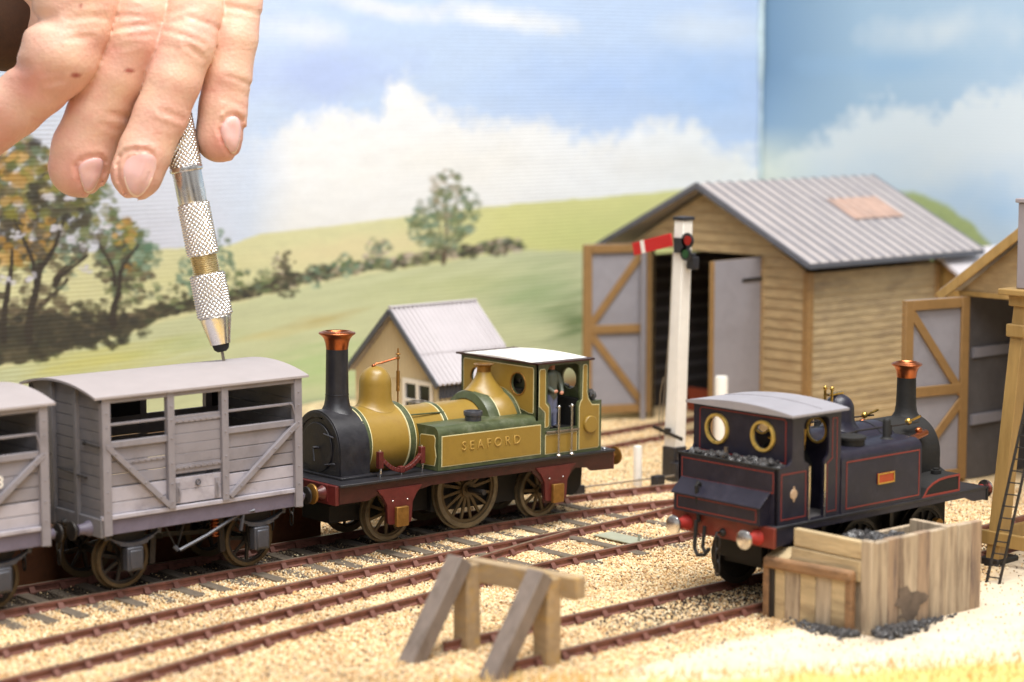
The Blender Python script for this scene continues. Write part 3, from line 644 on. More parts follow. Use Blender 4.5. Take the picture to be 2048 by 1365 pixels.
# ------------------------------------------------------------------ railway tracks
RP = [(-.055, -.20), (-.055, -.175), (-.018, -.15), (-.018, -.075), (-.045, -.055), (-.045, -.008), (-.036, 0), (.036, 0), (.045, -.008), (.045, -.055), (.018, -.075), (.018, -.15), (.055, -.175), (.055, -.20)]
RM = [0]*14; RM[6] = 1
chair_mb = MB()
for sgn in (-1, 1):
    chair_mb.add([(-.06, sgn*.045, -.05), (.06, sgn*.045, -.05), (.075, sgn*.14, -.165), (-.075, sgn*.14, -.165), (-.06, sgn*.02, -.2), (.06, sgn*.02, -.2), (.075, sgn*.14, -.2), (-.075, sgn*.14, -.2)],
                 [(0, 1, 2, 3), (3, 2, 6, 7), (0, 3, 7, 4), (1, 5, 6, 2), (4, 5, 1, 0)])
chair_proto = None
def smooth_path(pts, step=.25):
    xs = [p[0] for p in pts]; ys = [p[1] for p in pts]; n = int((xs[-1]-xs[0])/step)+1
    X = np.linspace(xs[0], xs[-1], n); Y = np.interp(X, xs, ys)
    k = np.ones(9)/9; Yp = np.concatenate([np.full(4, Y[0])+np.arange(-4, 0)*(Y[1]-Y[0]), Y, np.full(4, Y[-1])+np.arange(1, 5)*(Y[-1]-Y[-2])]); Y = np.convolve(Yp, k, 'valid')
    return list(zip(X, Y, np.zeros(n)))
def rail(parent, pts, x0=None, x1=None, sp=.72, off=0., chairs=True):
    global chair_proto
    path = smooth_path(pts); r = MB().sweep(path, RP, RM).build('rail', ['rust', 'railtop'], parent, angle=30, recalc=True)
    if not chairs: return r
    X = [p[0] for p in path]; Y = [p[1] for p in path]; x = (x0 if x0 else X[0])+off
    while x < (x1 if x1 else X[-1]):
        y = float(np.interp(x, X, Y)); sl = (float(np.interp(x+.2, X, Y))-y)/.2
        if chair_proto is None:
            chair_proto = chair_mb.build('rail_chair', 'rust', r, angle=20); c = chair_proto
        else: c = copy_part(chair_proto, r)
        c.location = (x, y, 0); c.rotation_euler = (0, 0, math.atan(sl)); x += sp*random.uniform(.94, 1.06)
    return r
sleeper_mesh = MB().box(-.15, -1.62, -.32, .15, 1.42, -.15)
sleeper_proto = None
def sleepers(parent, xs, yf, half=1.42, jit=.02):
    global sleeper_proto
    for x in xs:
        if sleeper_proto is None: sleeper_proto = sleeper_mesh.build('sleeper', 'sleeper', parent, bevel=.015); s = sleeper_proto
        else: s = copy_part(sleeper_proto, parent)
        s.location = (x, yf(x), random.uniform(-.045, .005)-(0 if half > 1.3 else .02)); s.rotation_euler = (0, 0, random.uniform(-jit, jit))
t1 = thing('railway_track', 'rusty track under the cattle wagons and the yellow engine', 'railway track')
A = [(10, 41.08), (21.5, 41.1), (25.4, 41.1), (30, 41.17), (34.8, 41.2), (36.7, 41.12), (38.6, 40.92), (40.14, 40.65), (41.3, 40.35), (44, 39.5), (48, 37.8)]
Bk = [(10, 42.75), (22.6, 42.78), (30.9, 42.76), (34.8, 42.8), (38.8, 42.66), (40.9, 42.35), (43.15, 41.9), (46, 41.1), (49, 39.9)]
rail(t1, A, 18, 44); rail(t1, Bk, 18, 46, off=.1)
sleepers(t1, [17.2+i*.72 for i in range(31)], lambda x: 41.72)
t2 = thing('railway_track', 'rusty turnout track of three converging rails in front of the yellow engine', 'railway track')
B = [(14, 37.2), (17, 37.75), (20.1, 38.32), (23.75, 38.78), (28.5, 39.22), (32, 39.38), (35.1, 39.38), (37.1, 39.42), (39.1, 39.62), (40.9, 39.97), (43, 40.5), (47, 41.8)]
Cc = [(14, 35.45), (17, 35.95), (19, 36.26), (22.5, 36.77), (27.1, 37.47), (30.5, 38.05), (32.5, 38.5), (34.2, 38.95), (36, 39.28)]
D = [(14, 33.3), (18, 34.25), (20.4, 34.79), (24.1, 35.63), (29.5, 36.52), (31, 36.75), (33.2, 37.1), (37.4, 37.24), (38.6, 37.32), (42, 37.7), (48, 38.9)]
rail(t2, B, 17, 44, .74, .2); rail(t2, Cc, 16, 35, .74, .5); rail(t2, D, 17, 44, .74)
sleepers(t2, [33.2, 34.6, 36.1, 37.5, 39., 40.4], lambda x: 38.35, half=1)
mb = MB().box(36.55, 37.5, -.165, 37.15, 39.0, -.13).cyl((36.9, 37.75, -.13), (36.9, 37.75, .03), .03)
mb.build('tie_plate', 'greenplate', t2, bevel=.01)
t3 = thing('railway_track', 'rusty dead end track running from the buffer stop under the blue engine', 'railway track')
rail(t3, [(26.9, 33.0), (30, 32.98), (34.5, 33.04), (38, 33.05), (44, 33.0), (50, 33.4)], 27.3, 46, .74, .1); rail(t3, [(26.9, 31.0), (28.2, 31.06), (33, 31.13), (38, 31.2), (44, 31.2), (50, 31.6)], 27.3, 46, .74, .3)
t4 = thing('railway_track', 'blurred rusty track leading into the open doors of the big shed', 'railway track')
rail(t4, [(38, 48.4), (44, 49.3), (47, 49.75), (51, 50.1), (57, 50.2)], 40, 52, .74); rail(t4, [(38, 46.7), (44, 47.6), (47, 48.05), (51, 48.3), (57, 48.4)], 40, 52, .74, .3)
# point rodding beside the track
pr = thing('point_rod', 'thin steel rod on two black roller boxes beside the curved rail', 'point rod')
MB().tube([(38.3, 43.75, .0), (40.2, 43.27, .0), (42.4, 42.98, .0), (44.2, 42.8, .0), (46.5, 42.2, .0)], .028, 6).build('rod', 'dullsteel', pr)
for x, y in ((39.95, 43.25), (42.6, 42.85)):
    MB().box(x-.16, y-.13, -.22, x+.16, y+.13, .09).build('roller_box', 'black', pr, bevel=.02)
# ------------------------------------------------------------------ shared rolling stock helpers
def panel(parent, poly, plane, face, sgn, field, lining, name='panel', ins=.028, holes=()):
    mb = MB()
    mb.sheet(poly, plane, face, face+sgn*.008, mi=1, holes=holes)
    mb.sheet(inset(poly, ins), plane, face+sgn*.002, face+sgn*.016, mi=0, holes=holes)
    return mb.build(name, [field, lining], parent, flat=True)
def line_panel(parent, poly, plane, face, sgn, lining, name='lining', w=.018, d=.006):
    return MB().sheet(poly, plane, face, face+sgn*d, holes=[inset(poly, w)], mi=0).build(name, lining, parent, flat=True)
def spoked_wheel(parent, x, y, z, R, spokes, side, matw='wheel', tyre='tyre', hub=.16, name='wheel', tw=.13):
    """side -1 faces the camera; origin at the hub so that copies can be moved"""
    mb = MB(); rim = R*.87
    mb.lathe((0, 0, 0), [(rim, -tw/2), (R+.0, -tw/2), (R, .02*side), (R, tw/2), (rim, tw/2), (rim, -tw/2)], (0, 1, 0), 56, cap=False, mi=1)
    fl = -side*tw/2
    mb.lathe((0, 0, 0), [(rim, fl), (R+.05, fl), (R+.05, fl-side*.05), (rim, fl-side*.05), (rim, fl)], (0, 1, 0), 56, cap=False, mi=1)
    mb.torus((0, side*tw*.5, 0), R*.985, .012, (0, 1, 0), 56, 6, mi=1)
    mb.lathe((0, 0, 0), [(rim*.9, -tw*.3), (rim+.01, -tw*.3), (rim+.01, tw*.3), (rim*.9, tw*.3), (rim*.9, -tw*.3)], (0, 1, 0), 56, cap=False)
    mb.cyl((0, -tw*.7, 0), (0, tw*.7, 0), hub, n=20); mb.cyl((0, -tw*.95, 0), (0, tw*.95, 0), hub*.5, n=14)
    for k in range(spokes):
        t = 2*pi*(k+.3)/spokes; d = Vector((math.cos(t), 0, math.sin(t)))
        mb.bar(d*hub*.7, d*rim*.96, .085, .06, (0, 1, 0), taper=.72)
    w = mb.build(name, [matw, tyre], parent, angle=40); w.location = (x, y, z); w.rotation_euler = (0, random.uniform(0, 6), 0); return w
def buffer(parent, x, y, z, sgn, R=.23, shank='maroon', head='brass', L=.36, dome=.05, sq=True):
    mb = MB(); ax = (sgn, 0, 0)
    mb.lathe((x, y, z), [(.175, 0), (.17, .04), (.13, .1), (.105, L*.62), (.12, L*.62), (.12, L*.68)], ax, 24, mi=0)
    if sq: mb.box(x, y-.19, z-.19, x+sgn*.025, y+.19, z+.19, 0)
    b = mb.build('buffer', shank, parent)
    hb = MB().lathe((x, y, z), [(.055, L*.6), (.06, L-.06), (.1, L-.05), (R*.98, L-.035), (R, L-.01), (R*.97, L+.012), (R*.75, L+dome*.6), (R*.4, L+dome*.92), (.0005, L+dome)], ax, 36)
    hb.build('buffer_head', head, b); return b
def coupling(parent, x, y, z, sgn):
    mb = MB(); mb.lathe((x, y, z), [(.09, 0), (.08, .05), (.05, .09)], (sgn, 0, 0), 12)
    mb.tube([(x+sgn*.06, y, z), (x+sgn*.2, y, z+.02), (x+sgn*.25, y, z-.08), (x+sgn*.17, y, z-.16), (x+sgn*.12, y, z-.1)], .03, 8)
    h = mb.build('hook', 'darkiron', parent)
    for k in range(3):
        zz = z-.22-k*.27; m2 = MB(); pts = []
        for i in range(17):
            t = 2*pi*i/16; a = .06*math.cos(t); b = .16*math.sin(t)
            pts.append((x+sgn*.17+(a if k % 2 else 0), y+(0 if k % 2 else a), zz+b))
        m2.tube(pts, .022, 6); m2.build('link', 'darkiron', h)
    return h
def leaf_spring(mb, x, y, z, L, sag, n=10, w=.1, mi=0, up=1):
    for k in range(3):
        l = L*(1-.22*k); pts = []
        for i in range(n+1):
            u = -1+2*i/n; pts.append(Vector((x+u*l/2, y, z+up*sag*(u*u)*(l/L)**2-up*k*.03)))
        for i in range(n): mb.bar(pts[i], pts[i+1], w, .03, mi=mi)

# ------------------------------------------------------------------ the yellow tank engine
S = thing('tank_locomotive', 'mustard yellow and green tank engine with copper capped black chimney, lettered SEAFORD', 'locomotive', (34.2, 41.97, 0))
S.rotation_euler = (0, .013, 0)
FZ = 1.65
# running plate, frames, beams
MB().box(-4.33, -1.58, FZ-.06, 4.40, 1.58, FZ).build('running_plate', 'black', S, bevel=.012)
def horn(xc, zt, wt, wb, zb):
    return [(xc-wt, zt), (xc-wt*.85, zt-.08), (xc-wb-.03, zt-.3), (xc-wb, zb+.04), (xc-wb+.05, zb), (xc+wb-.05, zb), (xc+wb, zb+.04), (xc+wb+.03, zt-.3), (xc+wt*.85, zt-.08), (xc+wt, zt)]
out = [(-4.32, FZ-.06), (-4.32, 1.2), (-3.5, 1.2), (-3.3, 1.28)]+horn(-2.58, 1.3, .62, .35, .56)+[(-1.6, 1.36), (1.6, 1.36)]+horn(2.36, 1.3, .72, .36, .5)+[(3.5, 1.25), (3.62, 1.16), (4.38, 1.13), (4.38, FZ-.06)]
for sg in (-1, 1): MB().sheet(out, 'xz', sg*1.46, sg*1.52).build('side_frame', 'frame', S, flat=True)
hp = [(-.66, 1.42)]+horn(0, 1.34, .6, .35, .56)[0:]+[(.66, 1.42)]
for xc, b in ((-2.58, 0), (2.38, 0)):
    MB().sheet([(xc+a, z) for a, z in hp], 'xz', -1.525, -1.56).build('horn_guide', 'maroon', S, flat=True)
    mb = MB()
    for dx in (-.22, .22): mb.ball((xc+dx, -1.565, 1.12), .022, 8, 6)
    mb.build('rivet', 'steel', S)
    MB().box(xc-.16, -1.55, .5, xc+.2, -1.66, .97).build('axle_box', 'dullbrass', S, bevel=.02)
MB().box(-4.42, -1.5, 1.17, -4.32, 1.5, FZ-.02).build('buffer_beam', 'maroon', S, bevel=.012)
MB().box(4.38, -1.5, 1.12, 4.44, 1.5, FZ-.02).build('buffer_beam', 'maroon', S, bevel=.012)
for y in (-1.02, 1.02):
    buffer(S, -4.42, y, 1.43, -1, .24, 'maroon', 'dullbrass', .34, .05); buffer(S, 4.44, y, 1.36, 1, .24, 'frame', 'dullbrass', .5, .09, sq=False)
coupling(S, -4.42, 0, 1.43, -1); coupling(S, 4.44, 0, 1.36, 1)
MB().box(-3.9, -.55, .55, 4.0, .55, FZ-.06).box(-3.9, -.62, .95, -3.2, .62, 1.6).build('inside_frame', 'soot', S, bevel=.02)
pl = [(2.95, FZ-.06), (3.92, FZ-.06), (3.92, .95)]+arc(3.55, .8, .35, 0, -90, 6)+[(2.95, .5)]
MB().sheet(pl, 'xz', -.85, .85).build('rear_water_tank', 'soot', S, bevel=.02)
MB().box(-.95, -.7, .5, 2.0, .7, 1.6).build('ash_pan', 'soot', S)
for sg in (-1, 1):
    spoked_wheel(S, -2.4, sg*.82, .71, .69, 10, sg, name='wheel', hub=.13)
    spoked_wheel(S, .07, sg*.82, .99, .97, 16, sg, name='wheel', hub=.2)
    spoked_wheel(S, 2.45, sg*.82, .69, .67, 10, sg, name='wheel', hub=.13)
mb = MB()
for x, z in ((-2.4, .71), (.07, .99), (2.45, .69)): MB().cyl((x, -1.5, z), (x, 1.5, z), .07, n=12).build('axle', 'darkiron', S)
# smokebox
def dsec(r, zc, zb, n=20): return [(r, zb)]+[(r*math.cos(math.radians(180*i/n)), zc+r*math.sin(math.radians(180*i/n))) for i in range(n+1)]+[(-r, zb)]
sb = MB().sheet(dsec(.92, 2.27, FZ), 'yz', -3.84, -2.98).box(-3.95, -1.1, FZ, -2.9, 1.1, FZ+.06).build('smokebox', 'black', S, bevel=.03, angle=30)
mb = MB().sheet(dsec(.88, 2.27, FZ+.06), 'yz', -3.86, -3.84, holes=[dsec(.74, 2.27, FZ+.18)[0:-1]+[(-.74, FZ+.18)]])
mb.build('front_ring', 'black', sb, bevel=.008)
mb = MB().sheet(circ(0, 2.3, .6), 'yz', -3.875, -3.84); dr = mb.build('smokebox_door', 'black', sb, bevel=.015)
mb = MB().cyl((-3.87, 0, 2.3), (-3.98, 0, 2.3), .035, n=10).tube([(-3.96, -.04, 2.31), (-3.96, -.2, 2.34)], .018, 6).tube([(-3.97, 0, 2.3), (-3.99, -.07, 2.0)], .018, 6)
mb.build('door_handle', 'iron', dr)
mb = MB().tube([(-3.88, -.35, 1.93), (-3.9, -.75, 2.0)], .02, 6).tube([(-3.88, -.3, 2.66), (-3.9, -.7, 2.62)], .02, 6); mb.build('hinge_strap', 'iron', dr)
# chimney
cx = -3.27
mb = MB().lathe((cx, 0, 3.05), [(.5, -.06), (.45, .02), (.37, .1), (.31, .22), (.285, .36), (.275, .5), (.27, .9), (.262, 1.55), (.26, 1.6)], n=40, cap=False)
mb.torus((cx, 0, 3.52), .275, .012, n=40, k=6)
ch = mb.build('chimney', 'black', S, angle=60)
cap = MB().lathe((cx, 0, 4.6), [(.262, 0), (.272, .08), (.285, .16), (.315, .25), (.37, .32), (.43, .36), (.44, .38), (.43, .4), (.36, .415), (.345, .415), (.34, .43), (.30, .435), (.27, .40), (.22, .3), (.2, .1)], n=44, cap=False)
cap.build('chimney_cap', 'copper', ch, angle=60)
MB().cyl((cx, 0, 4.45), (cx, 0, 4.9), .215, n=24).build('flue', 'soot', ch)
# boiler
mb = MB().lathe((-2.98, 0, 2.32), [(.86, 0), (.86, 1.3)], (1, 0, 0), 64, cap=False).lathe((-1.68, 0, 2.32), [(.84, 0), (.76, .14), (.745, .2), (.745, 2.7)], (1, 0, 0), 64, cap=False)
bo = mb.build('boiler', 'ochre', S, angle=50)
for x0, w, r in ((-2.99, .09, .885), (-1.72, .15, .885), (-.5, .09, .765)):
    mb = MB().lathe((x0, 0, 2.32), [(r-.03, -.035), (r, -.03), (r, w+.03), (r-.03, w+.035)], (1, 0, 0), 64, mi=1, cap=False).lathe((x0, 0, 2.32), [(r+.001, -.005), (r+.012, 0), (r+.012, w), (r+.001, w+.005)], (1, 0, 0), 64, mi=0, cap=False)
    mb.build('boiler_band', ['green', 'cream'], bo, angle=30)
fb = MB().lathe((.72, 0, 2.32), [(.72, 0), (.9, .05), (.96, .12), (.97, 1.1)], (1, 0, 0), 64, cap=False).box(.72, -.9, 1.66, 1.8, .9, 2.3).build('firebox', 'ochre', S, angle=40)
for x0, w, r in ((.74, .3, .975), (1.6, .12, .985)):
    mb = MB().lathe((x0, 0, 2.32), [(r-.2 if x0 < 1 else r-.03, -.04), (r-.03, .03), (r, .09), (r, w+.03), (r-.02, w+.035)], (1, 0, 0), 64, mi=0, cap=False).lathe((x0+w+.03, 0, 2.32), [(r-.01, 0), (r-.01, .035)], (1, 0, 0), 64, mi=1, cap=False)
    mb.build('boiler_band', ['green', 'cream'], fb, angle=40)
MB().tube([(-1.6, -.55, 2.93), (-.4, -.5, 2.9)], .02, 6).build('lubricator_pipe', 'green', bo)
# domes
def saddle(c, prof, r_b, zc, n=44, blend=.55):
    """lathe whose skirt drops onto the boiler barrel"""
    mb = MB(); vs = []; fs = []
    for r, z in prof:
        for i in range(n):
            t = 2*pi*i/n; x = c[0]+r*math.cos(t); y = r*math.sin(t)
            surf = zc+math.sqrt(max(0, r_b**2-y*y)); top = zc+r_b
            k = max(0, 1-(z-top)/blend); vs.append((x, y, z-(top-surf)*k))
    for k in range(len(prof)-1):
        for i in range(n): j = (i+1) % n; fs.append((k*n+i, k*n+j, (k+1)*n+j, (k+1)*n+i))
    fs.append(tuple(range((len(prof)-1)*n, len(prof)*n))); return mb.add(vs, fs)
prof = [(.50, 3.185), (.465, 3.2), (.42, 3.26), (.40, 3.34), (.392, 3.45), (.39, 3.70)]+[(.39*math.cos(math.radians(a)), 3.70+.42*math.sin(math.radians(a))) for a in range(12, 90, 12)]+[(.01, 4.12)]
dm = saddle((-2.13, 0), prof, .862, 2.32).build('dome', 'ochre', S, angle=60)
MB().tube([(-2.2, -.02, 4.10), (-2.12, -.02, 4.17), (-1.95, -.02, 4.18), (-1.45, -.02, 4.27)], .028, 6).ball((-2.2, -.02, 4.12), .05, 8, 6).build('valve_lever', 'copper', dm)
MB().tube([(-1.45, -.02, 3.05), (-1.45, -.02, 3.5)], .022, 6).tube([(-1.45, -.02, 3.45), (-1.45, -.02, 3.95)], .045, 8).tube([(-1.45, -.02, 3.95), (-1.45, -.02, 4.5)], .022, 6).ball((-1.45, -.02, 4.36), (.07, .07, .03), 10, 6).ball((-1.45, -.02, 4.27), (.05, .05, .05), 10, 6).ball((-1.45, -.02, 3.52), (.035, .06, .08), 8, 6).build('spring_balance', 'dullbrass', S)
prof = [(.53, 3.285), (.48, 3.30), (.37, 3.40), (.27, 3.52), (.205, 3.63), (.18, 3.72)]
vd = saddle((1.30, 0), prof, .972, 2.32).build('safety_valve_cover', 'ochre', S, angle=60)
MB().lathe((1.30, 0, 3.7), [(.18, 0), (.175, .12), (.19, .17), (.26, .2), (.265, .215), (.2, .22), (.16, .2), (.14, .05)], n=32).build('safety_valve_rim', 'dullbrass', vd, angle=50)
# side tanks
TX0, TX1, TZ0, TZ1 = -1.36, 2.02, FZ+.01, 2.72
for sg in (-1, 1):
    yo, yi = sg*1.475, sg*.62
    sec = [(yi, TZ0), (yo, TZ0)]+[(sg*(1.475-.2+.2*math.cos(math.radians(a))), TZ1-.2+.2*math.sin(math.radians(a))) for a in range(0, 91, 15)]+[(yi, TZ1)]
    if sg > 0: sec = sec[::-1]
    tk = MB().sheet(sec, 'yz', TX0, TX1).build('side_tank', 'green', S, angle=30)
    z0, z1 = TZ0+.09, TZ1-.22
    c = .06
    panel(tk, [(TX0+.1, z0), (TX1-.1, z0), (TX1-.1, z1), (TX0+.1, z1)], 'xz', yo, sg, 'ochre', 'cream', ins=.022)
    y0, y1 = sorted((sg*.78, sg*1.38))
    fp = [(y0+.03, z0+.02), (y1-.06, z0), (y1-.05, z0+.04), (y1, z0+.07), (y1, z1-.05), (y1-.05, z1), (y0+.06, z1+.02), (y0, z1-.06), (y0+.02, z1-.25), (y0-.03, z0+.25)]
    panel(tk, fp, 'yz', TX0, -1, 'ochre', 'cream', ins=.02)
    fl = MB().lathe((.05, sg*1.08, TZ1-.01), [(.2, 0), (.205, .12), (.23, .14), (.24, .22), (.23, .25), (.19, .25), (.18, .2)], n=32).build('filler_cap', 'dullsteel' if sg > 0 else 'iron', tk, angle=40)
    if sg < 0:
        text_mesh('SEAFORD', .31, .010, Matrix(((1, 0, 0, .30), (0, 0, -1, -1.494), (0, 1, 0, 2.19), (0, 0, 0, 1))), 'lettering', 'letter', tk, 1.6, -.006)
# maroon spring gear in front of the tank
mb = MB()
pts = [Vector((-2.28+.62*u, -1.22, 2.1-.34*(1-u*u))) for u in [i/8-1 for i in range(17)]]
for i in range(16): mb.bar(pts[i], pts[i+1], .12, .1)
mb.bar((-2.28, -1.22, 1.7), (-2.28, -1.22, 1.85), .14, .14)
sp = mb.build('leaf_spring', 'maroon', S, bevel=.01, angle=50)
for x in (-2.92, -1.66):
    MB().bar((x, -1.22, 1.86), (x, -1.22, 2.26), .13, .13).build('spring_hanger', 'maroon', sp, bevel=.01)
    MB().cyl((x, -1.22, 2.26), (x, -1.22, 2.3), .03, n=8).tube([(x, -1.22, FZ), (x, -1.25, 1.78), (x+.03, -1.22, 1.9)], .028, 6).build('hanger_rod', 'steel', sp)
MB().tube([(-2.28, -1.22, FZ), (-2.28, -1.22, 1.76)], .028, 6).build('hanger_rod', 'steel', sp)
# cab
CX0, CX1, CZ = 1.78, 3.55, 4.02
front = [(-1.46, FZ), (1.46, FZ), (1.46, CZ), (-1.46, CZ)]
wins = [circ(-.78, 3.46, .27, ry=.27), circ(.78, 3.46, .27, ry=.27)]
cab = MB().sheet(front, 'yz', CX0, CX0+.06, holes=wins).build('cab_front', 'green', S, flat=True)
ins_ = [(-1.36, 2.8), (-1.33, 2.76), (-1.18, 2.76)]+[(.99*math.cos(math.radians(a)), 2.32+.99*math.sin(math.radians(a))) for a in range(148, 31, -9)]+[(1.18, 2.76), (1.33, 2.76), (1.36, 2.8), (1.36, 3.86), (1.32, 3.92), (-1.32, 3.92), (-1.36, 3.86)]
panel(cab, ins_, 'yz', CX0, -1, 'ochre', 'cream', holes=[circ(-.78, 3.46, .29), circ(.78, 3.46, .29)], ins=.022)
mb = MB()
for y in (-.78, .78): mb.torus((CX0-.015, y, 3.46), .285, .022, (1, 0, 0), 36, 8)
mb.build('window_ring', 'dullbrass', cab)
side = [(CX0, FZ), (4.0, FZ), (4.0, 2.93)]+[(4.0, 2.95)]+[(3.72+.0-(.17)*math.sin(math.radians(a)), 2.93+.0+.0+.17*(1-math.cos(math.radians(a)))) for a in (0, 30, 60, 90)]+[(CX1, 3.2), (CX1, CZ), (CX0, CZ)]
door = [(2.16, 2.34), (2.36, 2.34)]+[(3.16, 2.34), (3.16, 2.85), (3.19, 2.95), (3.26, 3.0), (3.26, 3.0), (3.24, 3.1)]+arc(3.08, 3.78, .16, 0, 90, 5)+arc(2.3, 3.78, .16, 90, 180, 5)+[(2.14, 3.05), (2.24, 2.96), (2.27, 2.85), (2.27, 2.42), (2.22, 2.36)]
for sg in (-1, 1):
    w = MB().sheet(side, 'xz', sg*1.46, sg*1.40, holes=[door]).build('cab_side', 'green', S, flat=True)
    f = sg*1.46
    p1 = [(1.86, 3.82), (1.9, 3.88), (2.04, 3.88), (2.08, 3.82), (2.08, 3.02), (2.2, 2.9), (2.2, 2.44), (2.14, 2.4), (2.06, 2.4), (2.06, 2.78), (1.86, 2.95)]
    p2 = [(3.34, 3.86), (3.38, 3.9), (3.46, 3.9), (3.49, 3.86), (3.49, 3.2), (3.53, 3.02), (3.66, 2.86), (3.92, 2.84), (3.92, FZ+.12), (3.88, FZ+.08), (3.22, FZ+.08), (3.22, 2.84), (3.26, 2.95), (3.32, 3.02)]
    p3 = [(2.08, FZ+.07), (3.16, FZ+.07), (3.16, 2.22), (2.08, 2.22)]
    for p in (p1, p2, p3): panel(w, p, 'xz', f, sg, 'ochre', 'cream', ins=.02)
    MB().lathe((3.58, f, 2.36), [(.22, 0), (.22, sg*.07), (.2, sg*.09), (.001, sg*.095)], (0, 1, 0), 32).build('boss', 'ochre', w)
    MB().box(2.1, f, 2.24, 3.2, f+sg*.05, 2.3).build('door_sill', 'dullsteel', w, bevel=.008)
    for x in (2.46, 2.9):
        MB().tube([(x, f+sg*.09, FZ), (x, f+sg*.09, 2.88)], .026, 8).ball((x, f+sg*.09, 2.9), .045, 8, 6).ball((x, f+sg*.09, FZ+.03), (.07, .07, .04), 10, 6).tube([(x, f+sg*.09, 2.86), (x-.02, f, 2.88)], .02, 6).build('handrail', 'steel', w)
back = [(-1.4, FZ), (1.4, FZ), (1.4, CZ), (-1.4, CZ)]
MB().sheet(back, 'yz', CX1-.06, CX1, holes=[circ(-.78, 3.46, .27), circ(.78, 3.46, .27)]).build('cab_back', 'green', S, flat=True)
MB().box(CX0+.06, -1.4, FZ+.6, CX1-.06, 1.4, FZ+.66).box(CX0+.06, -.8, FZ+.66, CX0+.3, .8, 3.3).box(CX1-.3, -1.4, FZ+.66, CX1-.06, 1.4, 3.0).build('cab_interior', 'soot', S)
MB().box(3.94, -1.4, FZ, 4.0, 1.4, 2.93).box(CX1, -1.4, FZ, 3.94, 1.4, 2.6).build('bunker', 'green', S)
rf = [(y, 4.03+.07*(1-(y/1.55)**2)) for y in [i*.155-1.55 for i in range(21)]]
MB().sheet([(-1.52, 4.02), (1.52, 4.02)]+[(y, z-.005) for y, z in rf[::-1]], 'yz', CX0-.08, CX1+.06).sheet([(-1.56, 4.0), (1.56, 4.0), (1.56, 4.045), (-1.56, 4.045)], 'yz', CX0-.1, CX1+.1, mi=1, holes=[[(-1.44, 4.01), (1.44, 4.01), (1.44, 4.04), (-1.44, 4.04)]]).box(CX0-.1, -1.56, 4.0, CX0-.07, 1.56, 4.05, 1).box(CX1+.06, -1.56, 4.0, CX1+.1, 1.56, 4.05, 1).build('cab_roof', ['whiteroof', 'frame'], S, angle=30)
MB().cyl((3.75, -1.25, FZ), (3.75, -1.25, FZ+.03), .06, n=10).ball((4.2, -1.38, FZ+.02), (.06, .06, .03), 10, 6).build('lamp_iron', 'steel', S)
def coal_heap(name, label, parent_loc, x0, x1, y0, y1, zf, n, r=(.07, .15), material='coal'):
    mb = MB()
    for i in range(n):
        x = random.uniform(x0, x1); y = random.uniform(y0, y1); mb.lump((x, y, zf(x, y)+random.uniform(-.04, .04)), random.uniform(*r))
    o = mb.build(name, material, flat=True, recalc=False); o['label'] = label; o['category'] = 'coal'; return stuff(o)
coal_heap('coal', 'grey black coal heaped in the bunker of the yellow engine', 0, 37.8, 38.14, 40.65, 43.3, lambda x, y: 2.8+.32*(1-abs(x-37.85)/.5), 170)

# engine driver
def figure(name, parts, h, colors, origin):
    lo = np.min([np.minimum(a, b)-max(ra, rb) for a, b, ra, rb, _, _ in parts], 0)-3*h; hi = np.max([np.maximum(a, b)+max(ra, rb) for a, b, ra, rb, _, _ in parts], 0)+3*h
    g = [np.arange(lo[i], hi[i], h) for i in range(3)]; P = np.stack(np.meshgrid(*g, indexing='ij'), -1); F = np.full(P.shape[:3], 9.)
    for a, b, ra, rb, k, ci in parts: F = smin(F, cone_sdf(P, a, b, ra, rb), k)
    Vv, Qq = surface_nets(F, lo, h); best = np.full(len(Vv), 9.); col = np.zeros((len(Vv), 3))
    for a, b, ra, rb, k, ci in parts:
        d = cone_sdf(Vv, a, b, ra, rb); m = d < best; best[m] = d[m]; col[m] = colors[ci]
    ob = np_mesh(name, Vv+np.array(origin), Qq, 'figure'); vcol(ob, 'tint', col); return ob
K['figure'] = attr_mat('figure_paint', 'tint', .45, .2, 12, spec=.5)
v = lambda *a: np.array(a, float)
fp = [(v(0, 0, 1.54), v(0, 0, 1.60), .085, .09, .03, 0), (v(-.04, -.075, 1.55), v(-.04, -.085, 1.54), .02, .02, .02, 0), (v(0, 0, 1.44), v(0, 0, 1.52), .05, .05, .03, 0),
      (v(0, 0, 1.22), v(0, 0, 1.34), .15, .16, .06, 1), (v(-.15, 0, 1.36), v(.15, 0, 1.36), .075, .075, .06, 1), (v(0, 0, .85), v(0, 0, 1.2), .14, .15, .06, 1),
      (v(-.2, -.02, 1.34), v(-.22, -.06, 1.08), .07, .06, .03, 1), (v(-.22, -.06, 1.08), v(-.1, -.2, .95), .058, .048, .03, 1), (v(-.08, -.22, .95), v(-.04, -.23, .96), .045, .045, .02, 0),
      (v(.2, -.02, 1.34), v(.25, -.08, 1.08), .07, .06, .03, 1), (v(.25, -.08, 1.08), v(.16, -.22, .92), .058, .05, .03, 1), (v(.14, -.24, .91), v(.1, -.26, .9), .045, .045, .02, 0),
      (v(-.07, 0, .8), v(-.08, 0, .42), .1, .075, .04, 2), (v(-.08, 0, .42), v(-.08, .01, .08), .075, .06, .04, 2), (v(.07, 0, .8), v(.09, 0, .42), .1, .075, .04, 2), (v(.09, 0, .42), v(.1, .01, .08), .075, .06, .04, 2),
      (v(-.08, .01, .04), v(-.09, -.1, .03), .055, .045, .03, 3), (v(.1, .01, .04), v(.11, -.1, .03), .055, .045, .03, 3)]
dv = figure('person', fp, .02, [np.array(rgb(190, 130, 104)), np.array(rgb(92, 98, 86)), np.array(rgb(116, 122, 150)), np.array(rgb(40, 34, 30))], (36.78, 40.80, 2.28))
